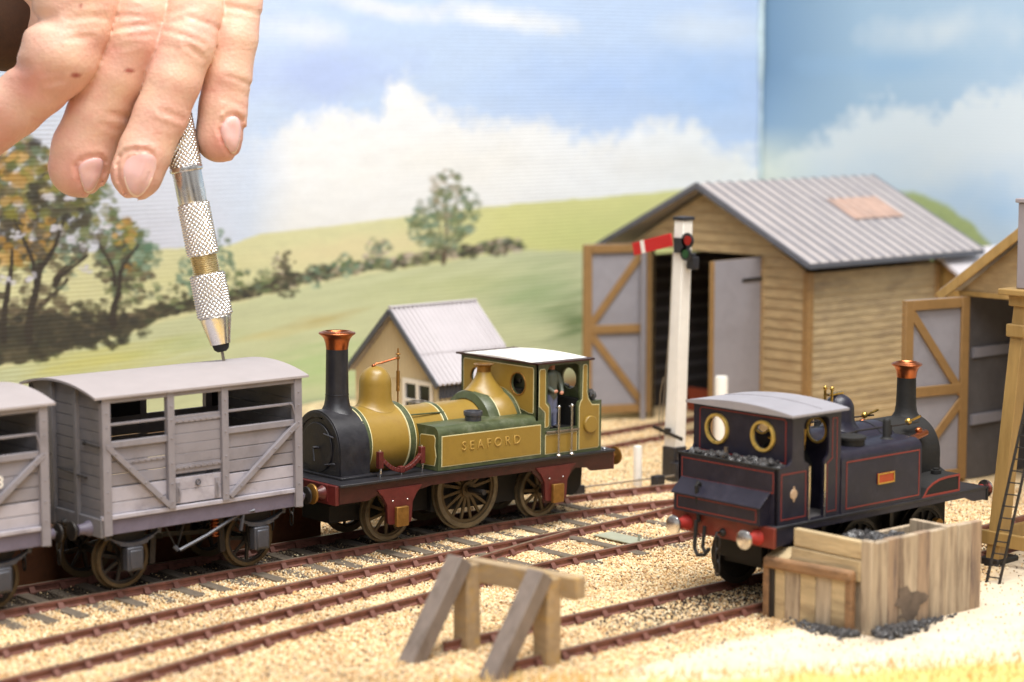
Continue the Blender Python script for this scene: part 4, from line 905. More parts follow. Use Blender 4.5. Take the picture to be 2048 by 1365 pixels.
tag(dv, 'small painted driver in grey green jacket and blue trousers standing in the yellow cab doorway', 'person')
MB().lathe((36.78, 40.80, 3.90), [(.1, -.02), (.105, .02), (.1, .06), (.06, .08), (.001, .085)], n=20).box(36.70, 40.62, 3.89, 36.86, 40.74, 3.905).build('flat_cap', 'platf', dv)

# ------------------------------------------------------------------ cattle wagons
def make_wagon():
    T = thing('cattle_wagon', 'grey open sided cattle wagon with pale arched roof, next to the yellow engine', 'wagon', (26.28, 42.0, 0), 'grey cattle wagons behind the yellow engine')
    X, Yh = 2.58, 1.52
    # floor and solebars
    MB().box(-X, -Yh+.1, 1.40, X, Yh-.1, 1.70).build('floor', 'wagonin', T)
    for sg in (-1, 1):
        MB().box(-X, sg*(Yh-.03), 1.36, X, sg*(Yh-.15), 1.69).build('solebar', 'wagonlow', T, bevel=.01)
        MB().box(-X-.02, sg*(Yh+.02), 1.69, X+.02, sg*(Yh-.1), 1.79).build('bottom_rail', 'wagonlit', T, bevel=.015)
    for sg in (-1, 1):
        f = sg*Yh; ii = sg*(Yh-.06); t = sg*.05
        near = sg < 0
        # planks: left and right lower panels, door
        for x0, x1 in (((-X+.05, -.97), (.6, X-.05)) if near else ((-X+.05, .3), (.3, X-.05))):
            zs = [1.79, 2.05, 2.38, 2.66, 2.93, 3.2] if x0 < 0 else [1.79, 2.05, 2.33, 2.62, 2.9, 3.2]
            mb = MB()
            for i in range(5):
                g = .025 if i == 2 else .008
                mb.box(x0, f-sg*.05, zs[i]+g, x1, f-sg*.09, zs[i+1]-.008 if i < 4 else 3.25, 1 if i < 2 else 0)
            mb.build('plank_panel', ['wagon', 'wagonlit'], T, bevel=.008)
            MB().box(x0-.03, f+t*.2, 3.23, x1+.03, f-sg*.09, 3.37).build('mid_rail', 'wagon', T, bevel=.012)
            if near:
                mb = MB().box(x0, f-sg*.03, 3.70, x1, f-sg*.07, 3.76); mb.build('rail_bar', 'wagon', T, bevel=.01)
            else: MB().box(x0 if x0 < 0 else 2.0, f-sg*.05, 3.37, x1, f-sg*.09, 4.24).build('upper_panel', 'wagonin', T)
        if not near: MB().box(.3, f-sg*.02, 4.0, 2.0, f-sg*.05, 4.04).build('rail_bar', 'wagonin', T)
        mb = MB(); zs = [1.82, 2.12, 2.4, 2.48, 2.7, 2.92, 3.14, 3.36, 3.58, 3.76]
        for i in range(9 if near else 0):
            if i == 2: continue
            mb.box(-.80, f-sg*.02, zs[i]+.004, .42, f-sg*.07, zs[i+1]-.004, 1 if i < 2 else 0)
        dr = mb.build('door', ['wagon', 'wagonlit'], T, bevel=.006) if near else None
        for z in ((2.62, 3.64) if near else ()):
            hb = MB().box(-.78, f+sg*.0, z-.035, .42, f-sg*.03, z+.035)
            for i in range(8): hb.ball((-.7+i*.15, f+sg*.005, z), .022, 6, 5)
            hb.build('hinge_strap', 'wagon', dr)
        for x in ((-.7, .3) if near else ()):
            MB().box(x-.05, f, 1.86, x+.05, f-sg*.03, 2.3).tube([(x, f+sg*.02, 2.2), (x+.03, f+sg*.04, 2.05), (x, f+sg*.05, 1.95)], .02, 6).build('latch', 'wagon', dr, bevel=.006)
        if near: MB().torus((-.2, f+sg*.01, 2.25), .06, .014, (0, 1, 0), 16, 6).build('door_ring', 'iron', dr)
        # posts
        for x, w in (((-X+.1, .1), (-.88, .085), (.51, .085), (X-.1, .1)) if near else ((-X+.1, .1), (-.88, .085), (.26, .085), (2.04, .085), (X-.1, .1))):
            mb = MB().box(x-w, f+t, 1.36 if abs(x) > 2 else 1.75, x+w, f-sg*.1, 4.32)
            for z in (1.9, 2.3, 2.75, 3.3, 3.7, 4.0):
                mb.ball((x, f+t, z), .022, 6, 5)
            mb.build('post', 'wagon', T, bevel=.012)
        MB().box(-X, f+t*.6, 4.2, X, f-sg*.09, 4.33).build('cant_rail', 'wagon', T, bevel=.012)
        for x0, x1 in (((-X+.12, -.95), (X-.12, .62)) if near else ()):
            mb = MB().bar((x0, f+sg*.015, 3.28), (x1, f+sg*.015, 1.83), .1, .12, (0, 0, 1))
            for k in (.12, .35, .6, .85): mb.ball((x0+(x1-x0)*k, f+sg*.07, 3.28+(1.83-3.28)*k), .022, 6, 5)
            mb.build('diagonal_brace', 'wagon', T, bevel=.012)
        if near:
            hb = MB().box(-X+.5, f-sg*.03, 2.86, -1.0, f-sg*.05, 2.93)
            for i in range(7): hb.ball((-1.95+i*.15, f-sg*.025, 2.895), .022, 6, 5)
            hb.build('strap', 'wagon', T)
            MB().tube([(X-.14, f+sg*.03, 3.32), (X-.25, f+sg*.03, 3.7), (X-.3, f, 3.75)], .02, 6).build('tie_rod', 'wagon', T)
    # ends
    for sx in (-1, 1):
        mb = MB(); n = 12
        for i in range(n):
            z0 = 1.4+i*(2.9/n); mb.box(sx*(X-.02), -Yh+.02, z0+.006, sx*(X-.1), Yh-.02, z0+2.9/n-.006)
        ends = mb.build('end_panel', 'wagonend', T, bevel=.006)
        gb = MB().sheet([(-Yh, 4.28), (Yh, 4.28)]+[(y, 4.34+.24*(1-(y/1.55)**2)) for y in [1.5-.15*i for i in range(21)]], 'yz', sx*(X-.02), sx*(X-.1)); gb.build('end_gable', 'wagonend', T, flat=True)
        for y in (-.5, .5): MB().box(sx*(X-.03), y-.07, 1.36, sx*(X+.07), y+.07, 4.5).build('end_post', 'wagonend', T, bevel=.012)
        MB().box(sx*(X-.05), -Yh+.02, 1.32, sx*(X+.05), Yh-.02, 1.72).build('headstock', 'wagonend', T, bevel=.012)
        MB().tube([(sx*(X+.06), -Yh, 3.28), (sx*(X+.06), -Yh+.62, 3.3)], .025, 6).ball((sx*(X+.06), -Yh+.62, 3.3), .05, 8, 6).tube([(sx*(X+.05), -.95, 2.55), (sx*(X+.05), .2, 2.6)], .022, 6).build('end_rod', 'darkiron', T)
        for y in (-1.02, 1.02): buffer(T, sx*(X+.05), y, 1.47, sx, .21, 'wagonlow', 'darkiron', .44, .03, sq=False)
        coupling(T, sx*(X+.05), 0, 1.45, sx)
    # roof
    rf = [(y, 4.36+.235*(1-(y/1.62)**2)) for y in [-1.62+.108*i for i in range(31)]]
    MB().sheet(rf+[(y, z-.05) for y, z in rf[::-1]], 'yz', -X-.2, X+.16).build('roof', 'wagonroof', T, angle=30)
    # running gear
    for x in (-1.74, 1.55):
        for sg in (-1, 1):
            y = sg*1.18
            W = MB().sheet([(x-.5, 1.4), (x+.5, 1.4), (x+.22, .95), (x+.2, .45), (x-.2, .45), (x-.22, .95)], 'xz', y, y-sg*.04).build('axle_guard', 'darkiron', T, flat=True)
            MB().box(x-.2, y+sg*.02, .48, x+.2, y+sg*.24, 1.0).box(x-.15, y+sg*.2, .52, x+.15, y+sg*.28, .94).build('axle_box', 'iron', T, bevel=.03)
            mb = MB(); leaf_spring(mb, x, y+sg*.12, 1.08, 1.25, .19, w=.14)
            for s2 in (-1, 1): mb.bar((x+s2*.64, y+sg*.12, 1.22), (x+s2*.68, y+sg*.12, 1.4), .08, .1)
            mb.build('leaf_spring', 'iron', T)
            spoked_wheel(T, x, sg*.82, .66, .64, 8, sg, 'darkiron', 'wheel', .13, 'wheel')
            MB().bar((x+(.72 if x < 0 else -.72), sg*.86, .45), (x+(.78 if x < 0 else -.78), sg*.86, 1.35), .1, .14).build('brake_block', 'darkiron', T)
        MB().cyl((x, -1.2, .66), (x, 1.2, .66), .06, n=10).build('axle', 'darkiron', T)
    mb = MB().tube([(-.6, -1.36, .76), (.1, -1.38, 1.0), (.95, -1.42, 1.38), (1.3, -1.48, 1.42)], .04, 6).tube([(-.62, -1.34, .76), (-.7, -1.3, .85)], .05, 6).bar((1.1, -1.45, 1.75), (.95, -1.45, 1.0), .06, .05); mb.build('brake_lever', 'iron', T)
    mb = MB().tube([(-.9, -1.2, 1.4), (-.6, -1.25, .76), (-.35, -1.2, 1.4)], .03, 6); mb.build('v_hanger', 'darkiron', T)
    MB().bar((-.2, .2, .8), (1.2, -.3, .8), .06, .1).bar((-1.3, .6, .8), (-.3, -.2, .85), .06, .1).build('brake_rigging', 'darkiron', T)
    mb = MB()
    for i in range(6): mb.torus((.62, -.9, .86+i*.075), .09, .022, n=16, k=6)
    mb.build('brake_spring', 'copper', T)
    return T
wg = make_wagon()
w2 = copy_tree(wg); w2.location = (19.83, 41.98, 0); w2['label'] = 'grey cattle wagon numbered 3, cut off by the picture edge'
w2.rotation_euler = (0, 0, .004)
text_mesh('3', .34, .006, Matrix(((1, 0, 0, 1.5), (0, 0, -1, -1.475), (0, 1, 0, 2.8), (0, 0, 0, 1))), 'number', 'white', w2)
# ------------------------------------------------------------------ the navy tank engine
T = thing('tank_locomotive', 'dark blue red lined tank engine seen from its bunker end beside the coal stage', 'locomotive', (37.4, 32.02, 0))
FZ = 1.74; fr = 1.5
def lx(X): return X-37.4
MB().box(lx(33.83), -fr, FZ-.06, lx(40.97), fr, FZ).build('running_plate', 'black', T, bevel=.015)
for sg in (-1, 1):
    MB().sheet([(lx(33.86), FZ-.06), (lx(33.86), 1.3), (lx(34.3), 1.34), (lx(34.6), 1.56), (lx(40.2), 1.56), (lx(40.5), 1.44), (lx(40.95), 1.43), (lx(40.95), FZ-.06)], 'xz', sg*1.42, sg*1.48).build('valance', 'blue', T, flat=True)
MB().box(lx(33.76), -fr, 1.28, lx(33.84), fr, FZ-.02).build('buffer_beam', 'redbeam', T, bevel=.015)
MB().box(lx(40.97), -fr, 1.40, lx(41.03), fr, FZ-.02).build('buffer_beam', 'soot', T, bevel=.015)
for y in (-1.04, 1.04):
    buffer(T, lx(33.76), y, 1.47, -1, .21, 'red', 'steel', .42, .06, sq=False)
    buffer(T, lx(41.03), y, 1.55, 1, .21, 'red', 'steel', .5, .06, sq=False)
coupling(T, lx(33.76), -.05, 1.42, -1)
MB().tube([(lx(33.7), .62, 1.55), (lx(33.62), .62, 2.35), (lx(33.66), .62, 2.42), (lx(33.74), .62, 2.36)], .045, 8).tube([(lx(33.62), .62, 1.6), (lx(33.58), .62, 1.0), (lx(33.55), .5, .86), (lx(33.55), .3, .9), (lx(33.6), .2, 1.05)], .045, 8).tube([(lx(33.66), .4, 1.5), (lx(33.6), .4, 1.05), (lx(33.58), .28, .92)], .04, 8).build('brake_hose', 'soot', T)
for y in (-.05, -.93):
    MB().box(lx(33.8)-.02, y-.025, FZ-.02, lx(33.8)+.02, y+.025, FZ+.34).build('lamp_iron', 'dullsteel', T, bevel=.006)
# frames and wheels
MB().box(lx(34.3), -.66, .75, lx(34.5), .66, FZ-.1).box(lx(34.5), -.6, .6, lx(40.6), .6, FZ-.06).build('inside_frame', 'soot', T)
for X in (35.1, 37.2, 39.5):
    for sg in (-1, 1):
        MB().cyl((lx(X), sg*.76, .72), (lx(X), sg*.80, .72), .66, n=36).build('wheel_back', 'soot', T)
        w = spoked_wheel(T, lx(X), sg*.84, .72, .70, 12, sg, 'soot', 'darkiron', .16)
for X in (35.1, 37.2, 39.5): MB().cyl((lx(X), -.95, .72), (lx(X), .95, .72), .08, n=10).build('axle', 'soot', T)
for sg in (-1, 1):
    MB().bar((lx(34.9), sg*1.12, .98), (lx(37.25), sg*1.12, .98), .06, .13).bar((lx(37.25), sg*1.12, .98), (lx(39.65), sg*1.12, .98), .06, .13).cyl((lx(37.25), sg*1.05, .98), (lx(37.25), sg*1.2, .98), .13, n=16).cyl((lx(39.65), sg*1.05, .98), (lx(39.65), sg*1.2, .98), .13, n=16).build('coupling_rod', 'dullbrass', T, bevel=.01)
    for X in (38.25, 35.95): MB().box(lx(X), sg*.66, .5, lx(X+.12), sg*.9, 1.4).build('brake_block', 'darkiron', T)
# bunker and cab
BX0, BX1, CX0, CX1, CZ = lx(33.9), lx(34.4), lx(34.36), lx(35.9), 4.03
mb = MB().box(BX0, -1.44, FZ, BX0+.05, 1.44, 2.95).box(BX0+.05, -1.38, FZ, CX0, 1.38, 2.78, 0)
bk = mb.build('bunker', 'blue', T, bevel=.012)
line_panel(bk, [(-1.34, 2.42), (1.34, 2.42), (1.34, 2.86), (-1.34, 2.86)], 'yz', BX0, -1, 'redline')
MB().box(BX0-.03, -1.46, 2.93, BX0+.06, 1.46, 2.97).build('coping', 'soot', bk, bevel=.01)
tb = MB().sheet([(BX0, FZ), (BX0-.28, FZ), (BX0-.28, 2.14), (BX0, 2.4)], 'xz', -1.22, 1.3).build('toolbox', 'blue', T, flat=True)
line_panel(tb, [(-1.12, FZ+.06), (1.2, FZ+.06), (1.2, 2.08), (-1.12, 2.08)], 'yz', BX0-.28, -1, 'redline')
MB().sheet([(BX0, 2.405), (BX0-.34, 2.11), (BX0-.34, 2.14), (BX0, 2.44)], 'xz', -1.26, 1.34).build('toolbox_lid', 'blue', tb, bevel=.006)
# cab back with two spectacles
back = [(-1.38, 2.6), (1.38, 2.6), (1.38, CZ), (-1.38, CZ)]
wy = (-.62, .72)
cb = MB().sheet(back, 'yz', CX0, CX0+.05, holes=[circ(y, 3.5, .27) for y in wy]).build('cab_back', 'blue', T, flat=True)
line_panel(cb, [(-1.26, 2.98), (1.26, 2.98), (1.26, 3.88), (1.2, 3.93), (-1.2, 3.93), (-1.26, 3.88)], 'yz', CX0, -1, 'redline')
for y in wy:
    MB().lathe((CX0-.05, y, 3.5), [(.27, 0), (.275, -.015), (.33, -.015), (.34, 0), (.34, .06), (.27, .06), (.27, 0)], (1, 0, 0), 36, cap=False).build('spectacle_rim', 'rim', cb)
side = [(BX0, FZ), (CX1, FZ), (CX1, CZ), (CX0, CZ), (CX0, 3.2)]+[(CX0-.17+.17*math.cos(math.radians(a)), 3.14-.17*math.sin(math.radians(a))) for a in (10, 35, 60, 90)]+[(BX0, 2.95)]
dl, drr = lx(34.9), lx(35.36)
wl, wr = lx(34.72), lx(35.52)
door = [(dl, FZ+.03), (drr, FZ+.03), (drr, 2.92), (drr+.03, 2.98), (wr-.04, 3.06), (wr, 3.14)]+arc(wr-.14, 3.78, .14, 0, 90, 5)+arc(wl+.14, 3.78, .14, 90, 180, 5)+[(wl, 3.12), (wl+.03, 3.02), (dl-.03, 2.96), (dl, 2.88)]
for sg in (-1, 1):
    s = MB().sheet(side, 'xz', sg*1.44, sg*1.38, holes=[door]).build('cab_side', 'blue', T, flat=True)
    line_panel(s, [(lx(34.02), FZ+.1), (lx(34.8), FZ+.1), (lx(34.8), 2.82), (lx(34.02), 2.82)], 'xz', sg*1.44, sg, 'redline')
    line_panel(s, [(lx(35.46), FZ+.1), (lx(35.78), FZ+.1), (lx(35.78), 3.86), (lx(35.62), 3.86), (lx(35.62), 3.0), (lx(35.46), 2.9)], 'xz', sg*1.44, sg, 'redline', w=.016)
    MB().lathe((lx(34.42), sg*1.44, 2.36), [(.001, sg*.015), (.1, sg*.014), (.11, 0)], (0, 1, 0), 20).box(lx(34.4), sg*1.44, 2.2, lx(34.44), sg*1.45, 2.52).build('crest', 'garter', s)
    for x in (dl-.015, drr+.015):
        MB().tube([(x, sg*1.46, FZ+.02), (x, sg*1.46, 2.9)], .02, 6).build('handrail', 'steel', s)
cf = MB().sheet([(-1.38, FZ), (1.38, FZ), (1.38, CZ), (-1.38, CZ)], 'yz', CX1-.05, CX1, holes=[circ(y, 3.5, .24) for y in (-.8, .8)]).build('cab_front', 'blue', T, flat=True)
for y in (-.8, .8): MB().lathe((CX1-.07, y, 3.5), [(.24, 0), (.29, 0), (.29, .03), (.24, .03), (.24, 0)], (1, 0, 0), 28, cap=False).build('spectacle_rim', 'rim', cf)
MB().box(CX0+.05, -1.36, FZ, CX1-.05, 1.36, FZ+.04).build('cab_floor', 'interior2', T)
bh = MB().lathe((CX1-.05, 0, 2.5), [(.72, 0), (.72, -.3), (.7, -.32)], (1, 0, 0), 28).build('backhead', 'soot', T)
MB().tube([(CX1-.42, -.3, 3.1), (CX1-.42, -.3, 3.5)], .03, 8).tube([(CX1-.42, -.1, 3.2), (CX1-.42, .25, 3.25)], .03, 8).cyl((CX1-.45, -.45, 3.3), (CX1-.39, -.45, 3.3), .1, n=16).tube([(CX1-.4, -.75, 3.1), (CX1-.4, -.78, 3.55)], .03, 8).build('gauge', 'brass', bh)
rf = [(y, 4.05+.125*(1-(y/1.56)**2)) for y in [i*.156-1.56 for i in range(21)]]
cr = MB().sheet([(-1.56, 4.0), (1.56, 4.0)]+[(y, z) for y, z in rf[::-1]], 'yz', CX0-.14, CX1+.12).build('cab_roof', 'greyroof', T, bevel=.012, angle=30)
pts = [(CX0+.95, y, z+.005) for y, z in rf[1:-1]]; MB().tube(pts, .012, 6).build('roof_seam', 'greyroof', cr)
coal_heap('coal', 'small coal lumps along the bunker top of the dark blue engine', 0, 33.98, 34.3, 30.7, 33.35, lambda x, y: 2.90+random.uniform(0, .1), 190, (.045, .1), 'coal')
MB().box(BX0+.12, .12, 2.7, BX0+.17, .2, 3.2).build('fire_iron', 'dullsteel', T)
# side tanks
TX0, TX1, TZ1 = CX1, lx(38.62), 3.1
for sg in (-1, 1):
    sec = [(sg*.5, FZ), (sg*1.46, FZ)]+[(sg*(1.46-.22+.22*math.cos(math.radians(a))), TZ1-.22+.22*math.sin(math.radians(a))) for a in range(0, 91, 15)]+[(sg*.5, TZ1+.02)]
    tk = MB().sheet(sec if sg < 0 else sec[::-1], 'yz', TX0+.01, TX1).build('side_tank', 'blue', T, angle=30)
    line_panel(tk, [(TX0+.17, FZ+.08), (TX1-.07, FZ+.08), (TX1-.07, 2.86), (TX0+.17, 2.86)], 'xz', sg*1.46, sg, 'redline', w=.026)
    MB().box(lx(37.1), sg*1.46, 2.24, lx(37.66), sg*1.485, 2.48).build('nameplate', 'plate', tk, bevel=.006)
    MB().sheet([(lx(37.1), 2.24), (lx(37.66), 2.24), (lx(37.66), 2.48), (lx(37.1), 2.48)], 'xz', sg*1.485, sg*1.495, holes=[[(lx(37.13), 2.27), (lx(37.63), 2.27), (lx(37.63), 2.45), (lx(37.13), 2.45)]]).build('nameplate_rim', 'brass', tk)
    MB().lathe((lx(36.75), sg*1.0, TZ1), [(.3, 0), (.3, .12), (.33, .13), (.33, .19), (.28, .21)], n=28).build('filler_cap', 'soot', tk, angle=40)
    MB().lathe((lx(37.95), sg*1.0, TZ1), [(.17, 0), (.1, .03), (.09, .06), (.09, .4), (.07, .45), (.02, .47)], n=18).build('vent_pipe', 'soot', tk, angle=50)
    MB().tube([(lx(36), sg*.75, TZ1+.14), (lx(37.3), sg*.75, TZ1+.22), (lx(38.4), sg*.72, 3.3), (lx(39.5), sg*.66, 3.28)], .022, 6).build('handrail', 'darkiron', tk)
    for x in (37.2, 38.4): MB().tube([(lx(x), sg*.75, TZ1), (lx(x), sg*.75, TZ1+.24)], .03, 6).build('rail_knob', 'darkiron', tk)
    MB().ball((lx(39.15), sg*.64, 3.32), .08, 10, 8).tube([(lx(39.1), sg*.64, 3.3), (lx(39.6), sg*.62, 3.4)], .03, 6).build('clack_valve', 'brass', tk)
    MB().tube([(lx(38.64), sg*1.0, 2.98), (lx(39.0), sg*.93, 3.0), (lx(39.55), sg*.82, 3.05)], .075, 10).ball((lx(39.3), sg*.82, 3.13), (.1, .08, .07), 10, 8).build('copper_pipe', 'copper', tk)
    # front splasher / sandbox
    sx = [(lx(38.66), FZ), (lx(40.0), FZ), (lx(40.0), 2.14), (lx(39.6), 2.14)]+[(lx(39.6)-.02-.0-(.86)*math.sin(math.radians(a)), 1.74+.40*math.cos(math.radians(a))) for a in (20, 40, 60, 80)]
    sbx = MB().sheet(sx, 'xz', sg*1.46, sg*.8).build('sandbox', 'soot', T, flat=True)
    MB().sheet(sx, 'xz', sg*1.46, sg*1.468, holes=[inset(sx, .05)], mi=0).build('lining', 'redline', sbx, flat=True)
    MB().cyl((lx(39.6), sg*1.1, 2.14), (lx(39.6), sg*1.1, 2.22), .12, n=18).cyl((lx(39.6), sg*1.1, 2.22), (lx(39.6), sg*1.1, 2.26), .07, n=14).build('sand_lid', 'soot', sbx)
# boiler, smokebox, dome and chimney
bo = MB().lathe((CX1, 0, 2.55), [(.78, 0), (.78, 2.9)], (1, 0, 0), 56, cap=False).build('boiler', 'blue', T, angle=50)
for x in (lx(37.5), lx(38.35)):
    MB().lathe((x, 0, 2.55), [(.78, -.03), (.795, -.025), (.795, .025), (.78, .03)], (1, 0, 0), 56, cap=False).build('boiler_band', 'redline' if x > 1.2 else 'black', bo)
sb = MB().sheet(dsec(.82, 2.52, FZ), 'yz', lx(38.75), lx(40.1)).build('smokebox', 'soot', T, bevel=.03, angle=30)
MB().lathe((lx(40.1), 0, 2.5), [(.62, 0), (.6, .06), (.4, .14), (.001, .17)], (1, 0, 0), 36).build('smokebox_door', 'soot', sb, angle=50)
MB().tube([(lx(40.3), 0, 2.1), (lx(40.45), -.5, 2.1), (lx(40.5), -.7, 1.95), (lx(40.45), -.85, FZ)], .05, 8).build('front_pipe', 'soot', sb)
dmx = lx(37.5)
prof = [(.46, 3.345), (.42, 3.36), (.37, 3.42), (.345, 3.52), (.34, 3.7)]+[(.34*math.cos(math.radians(a)), 3.7+.34*math.sin(math.radians(a))) for a in range(12, 90, 13)]+[(.01, 4.04)]
dm = saddle((dmx, 0), prof, .785, 2.55).build('dome', 'blue', T, angle=60)
MB().tube([(dmx-.36, -.1, 3.7), (dmx-.36, -.1, 4.22)], .03, 8).tube([(dmx-.36, .1, 3.7), (dmx-.36, .1, 4.22)], .03, 8).ball((dmx-.36, -.1, 4.2), .05, 8, 6).ball((dmx-.36, .1, 4.2), .05, 8, 6).bar((dmx-.4, 0, 4.05), (dmx+.1, 0, 4.06), .1, .04).build('safety_valve', 'brass', dm)
cx = lx(40.05)-.35; cx = lx(40.1)
ch = MB().lathe((cx-.25, 0, 3.2), [(.44, -.06), (.4, .03), (.32, .1), (.26, .2), (.235, .35), (.225, .6), (.215, 1.02)], n=36, cap=False).build('chimney', 'soot', T, angle=60)
MB().lathe((cx-.25, 0, 4.2), [(.22, 0), (.225, .05), (.245, .16), (.29, .25), (.35, .29), (.355, .31), (.33, .33), (.28, .335), (.27, .35), (.24, .36), (.18, .3), (.16, .1)], n=40, cap=False).build('chimney_cap', 'copper', ch, angle=60)
MB().cyl((cx-.25, 0, 4.1), (cx-.25, 0, 4.48), .17, n=20).build('flue', 'soot', ch)

# ------------------------------------------------------------------ corrugated hut
def corr(mb, p0, du, dv, nrm, lu, lv, pitch, amp, mi=0, per=6):
    """corrugated sheet: ribs run along dv, waves across du"""
    p0, du, dv, nrm = map(Vector, (p0, du, dv, nrm)); n = int(lu/pitch*per)+1; vs = []
    for i in range(n+1):
        u = lu*i/n; h = amp*math.sin(2*pi*u/pitch)
        for vv in (0, lv): vs.append(p0+du*u+dv*vv+nrm*h)
    for i in range(n+1):
        u = lu*i/n; h = amp*math.sin(2*pi*u/pitch)-.03
        for vv in (0, lv): vs.append(p0+du*u+dv*vv+nrm*h)
    o = 2*(n+1); fs = []
    for i in range(n):
        fs += [(2*i, 2*i+2, 2*i+3, 2*i+1), (o+2*i, o+2*i+1, o+2*i+3, o+2*i+2), (2*i, o+2*i, o+2*i+2, 2*i+2), (2*i+1, 2*i+3, o+2*i+3, o+2*i+1)]
    fs += [(0, 1, o+1, o), (2*n, o+2*n, o+2*n+1, 2*n+1)]
    return mb.add(vs, fs, mi)
def corr_gable(mb, X, yc, half, zb, ze, za, pitch, amp, mi=0, per=6, holes=()):
    """gable wall facing -X, corrugated across Y, with openings skipped"""
    n = int(2*half/pitch*per); vs = []; fs = []
    def top(y): return ze+(za-ze)*(1-abs(y-yc)/half)
    ys = sorted(set([yc-half+2*half*i/n for i in range(n+1)]+[q for h in holes for q in (h[0], h[1])]))
    for i in range(len(ys)-1):
        ya, yb = ys[i], ys[i+1]; ym = (ya+yb)/2; spans = [(zb, None)]
        for h in holes:
            if h[0]-1e-6 <= ya and yb <= h[1]+1e-6: spans = [(zb, h[2]), (h[3], None)]
        for s0, s1 in spans:
            if s1 is not None and s1-s0 < .01: continue
            q = []
            for y, in ((ya,), (yb,)):
                x = X+amp*math.sin(2*pi*y/pitch); q += [(x, y, s0), (x, y, top(y) if s1 is None else s1)]
            mb.add(q, [(0, 1, 3, 2)], mi)
    return mb
H = thing('corrugated_hut', 'small tan corrugated iron hut with white ribbed roof behind the yellow engine', 'hut', (38.3, 49.3, 0))
def hb(mb, name, mt, par=H, **k): return mb.build(name, mt, par, origin=(38.3, 49.3, 0), **k)
HX, HY, HW, ZE, ZA, HL = 38.55, 49.4, 1.88, 2.72, 4.38, 2.8
mb = corr_gable(MB(), HX, HY, HW, -.2, 2.62, ZA-.0, .155, .03, holes=[(47.72, 49.0, 1.35, 2.5), (50.42, 51.05, -.2, 2.4)])
hw = hb(mb, 'gable_wall', 'tan', recalc=False)
mb = corr(MB(), (HX, HY-HW, -.2), (1, 0, 0), (0, 0, 1), (0, -1, 0), HL, 2.8, .155, .03); hb(mb, 'side_wall', 'tan')
mb = corr(MB(), (HX, HY+HW, -.2), (1, 0, 0), (0, 0, 1), (0, 1, 0), HL, 2.8, .155, .03); hb(mb, 'side_wall', 'tan')
mb = MB().sheet([(HY-HW, -.2), (HY+HW, -.2), (HY+HW, 2.6), (HY, ZA), (HY-HW, 2.6)], 'yz', HX+HL-.05, HX+HL); hb(mb, 'end_wall', 'tan', flat=True)
mb = MB().box(HX-.05, HY-HW-.03, -.2, HX+.06, HY-HW+.08, 2.5).box(HX-.03, HY-HW, 2.5, HX, HY+.1, 2.53); hb(mb, 'corner_trim', 'tan', bevel=.01)
half = 2.12; rl = math.hypot(half, ZA+.12-2.58); 
for sg in (-1, 1):
    dvv = Vector((0, sg*half, -(ZA+.12-2.58))).normalized(); nr = Vector((0, sg*(ZA+.12-2.58), half)).normalized()
    top = Vector((HX-.22, HY, ZA+.14)); ln = rl
    mb = corr(MB(), top+dvv*(ln*.60)-nr*.03, (1, 0, 0), dvv, nr, HL+.42, ln*.42, .165, .05)
    rr_ = hb(mb, 'roof_sheet', 'hutroof')
    mb = corr(MB(), top, (1, 0, 0), dvv, nr, HL+.42, ln*.63, .165, .05); hb(mb, 'roof_sheet', 'hutroof')
    mb = MB().bar(top+Vector((-.01, 0, -.09)), top+dvv*(ln*1.02)+Vector((-.01, 0, -.09)), .06, .16, nr); hb(mb, 'barge_board', 'slate', bevel=.01)
mb = MB().bar((HX-.22, HY, ZA+.17), (HX+HL+.2, HY, ZA+.17), .14, .05); hb(mb, 'ridge_cap', 'hutroof', bevel=.015)
wf = MB().sheet([(47.68, 1.31), (49.04, 1.31), (49.04, 2.54), (47.68, 2.54)], 'yz', HX-.06, HX+.03, holes=[[(47.8, 1.43), (48.3, 1.43), (48.3, 1.9), (47.8, 1.9)], [(48.42, 1.43), (48.92, 1.43), (48.92, 1.9), (48.42, 1.9)], [(47.8, 1.98), (48.3, 1.98), (48.3, 2.42), (47.8, 2.42)], [(48.42, 1.98), (48.92, 1.98), (48.92, 2.42), (48.42, 2.42)]])
wf = hb(wf, 'window', 'white', flat=True); hb(MB().box(HX+.0, 47.75, 1.38, HX+.02, 48.97, 2.47), 'pane', 'glass', wf)
hb(MB().box(HX-.01, 50.44, -.2, HX+.05, 51.03, 2.38), 'door', 'door', bevel=.01)
can = hb(corr(MB(), (HX+.02, HY-HW-.05, 2.46), (1, 0, 0), (0, 0, -1), (0, -1, 0), .85, .36, .155, .022), 'apron', 'slate')
hb(MB().box(HX+.95, HY-HW-.06, 1.6, HX+1.6, HY-HW, 2.4), 'side_window', 'white', bevel=.01)

# ------------------------------------------------------------------ big plank shed
SX, SY, SW, SL = 51.0, 49.15, 4.25, 6.3
E = thing('engine_shed', 'big plank engine shed with striped grey roof and open double doors', 'shed', (SX, SY, 0))
def sbd(mb, name, mt, par=E, **k): return mb.build(name, mt, par, origin=(SX, SY, 0), **k)
ya, yb_ = SY-SW, SY+SW
o0, o1, oz = 46.75, 51.6, 5.42
def lap(mb, X0, X1, Y, z0, z1, n, sg, mi=0):
    for i in range(n):
        a = z0+(z1-z0)*i/n; b = z0+(z1-z0)*(i+1)/n
        mb.add([(X0, Y+sg*.03, a), (X1, Y+sg*.03, a), (X1, Y+sg*.0, b), (X0, Y+sg*.0, b), (X0, Y-sg*.04, a), (X1, Y-sg*.04, a), (X1, Y-sg*.04, b), (X0, Y-sg*.04, b)], [(0, 1, 2, 3), (0, 4, 5, 1), (4, 7, 6, 5), (3, 2, 6, 7), (0, 3, 7, 4), (1, 5, 6, 2)], mi)
    return mb
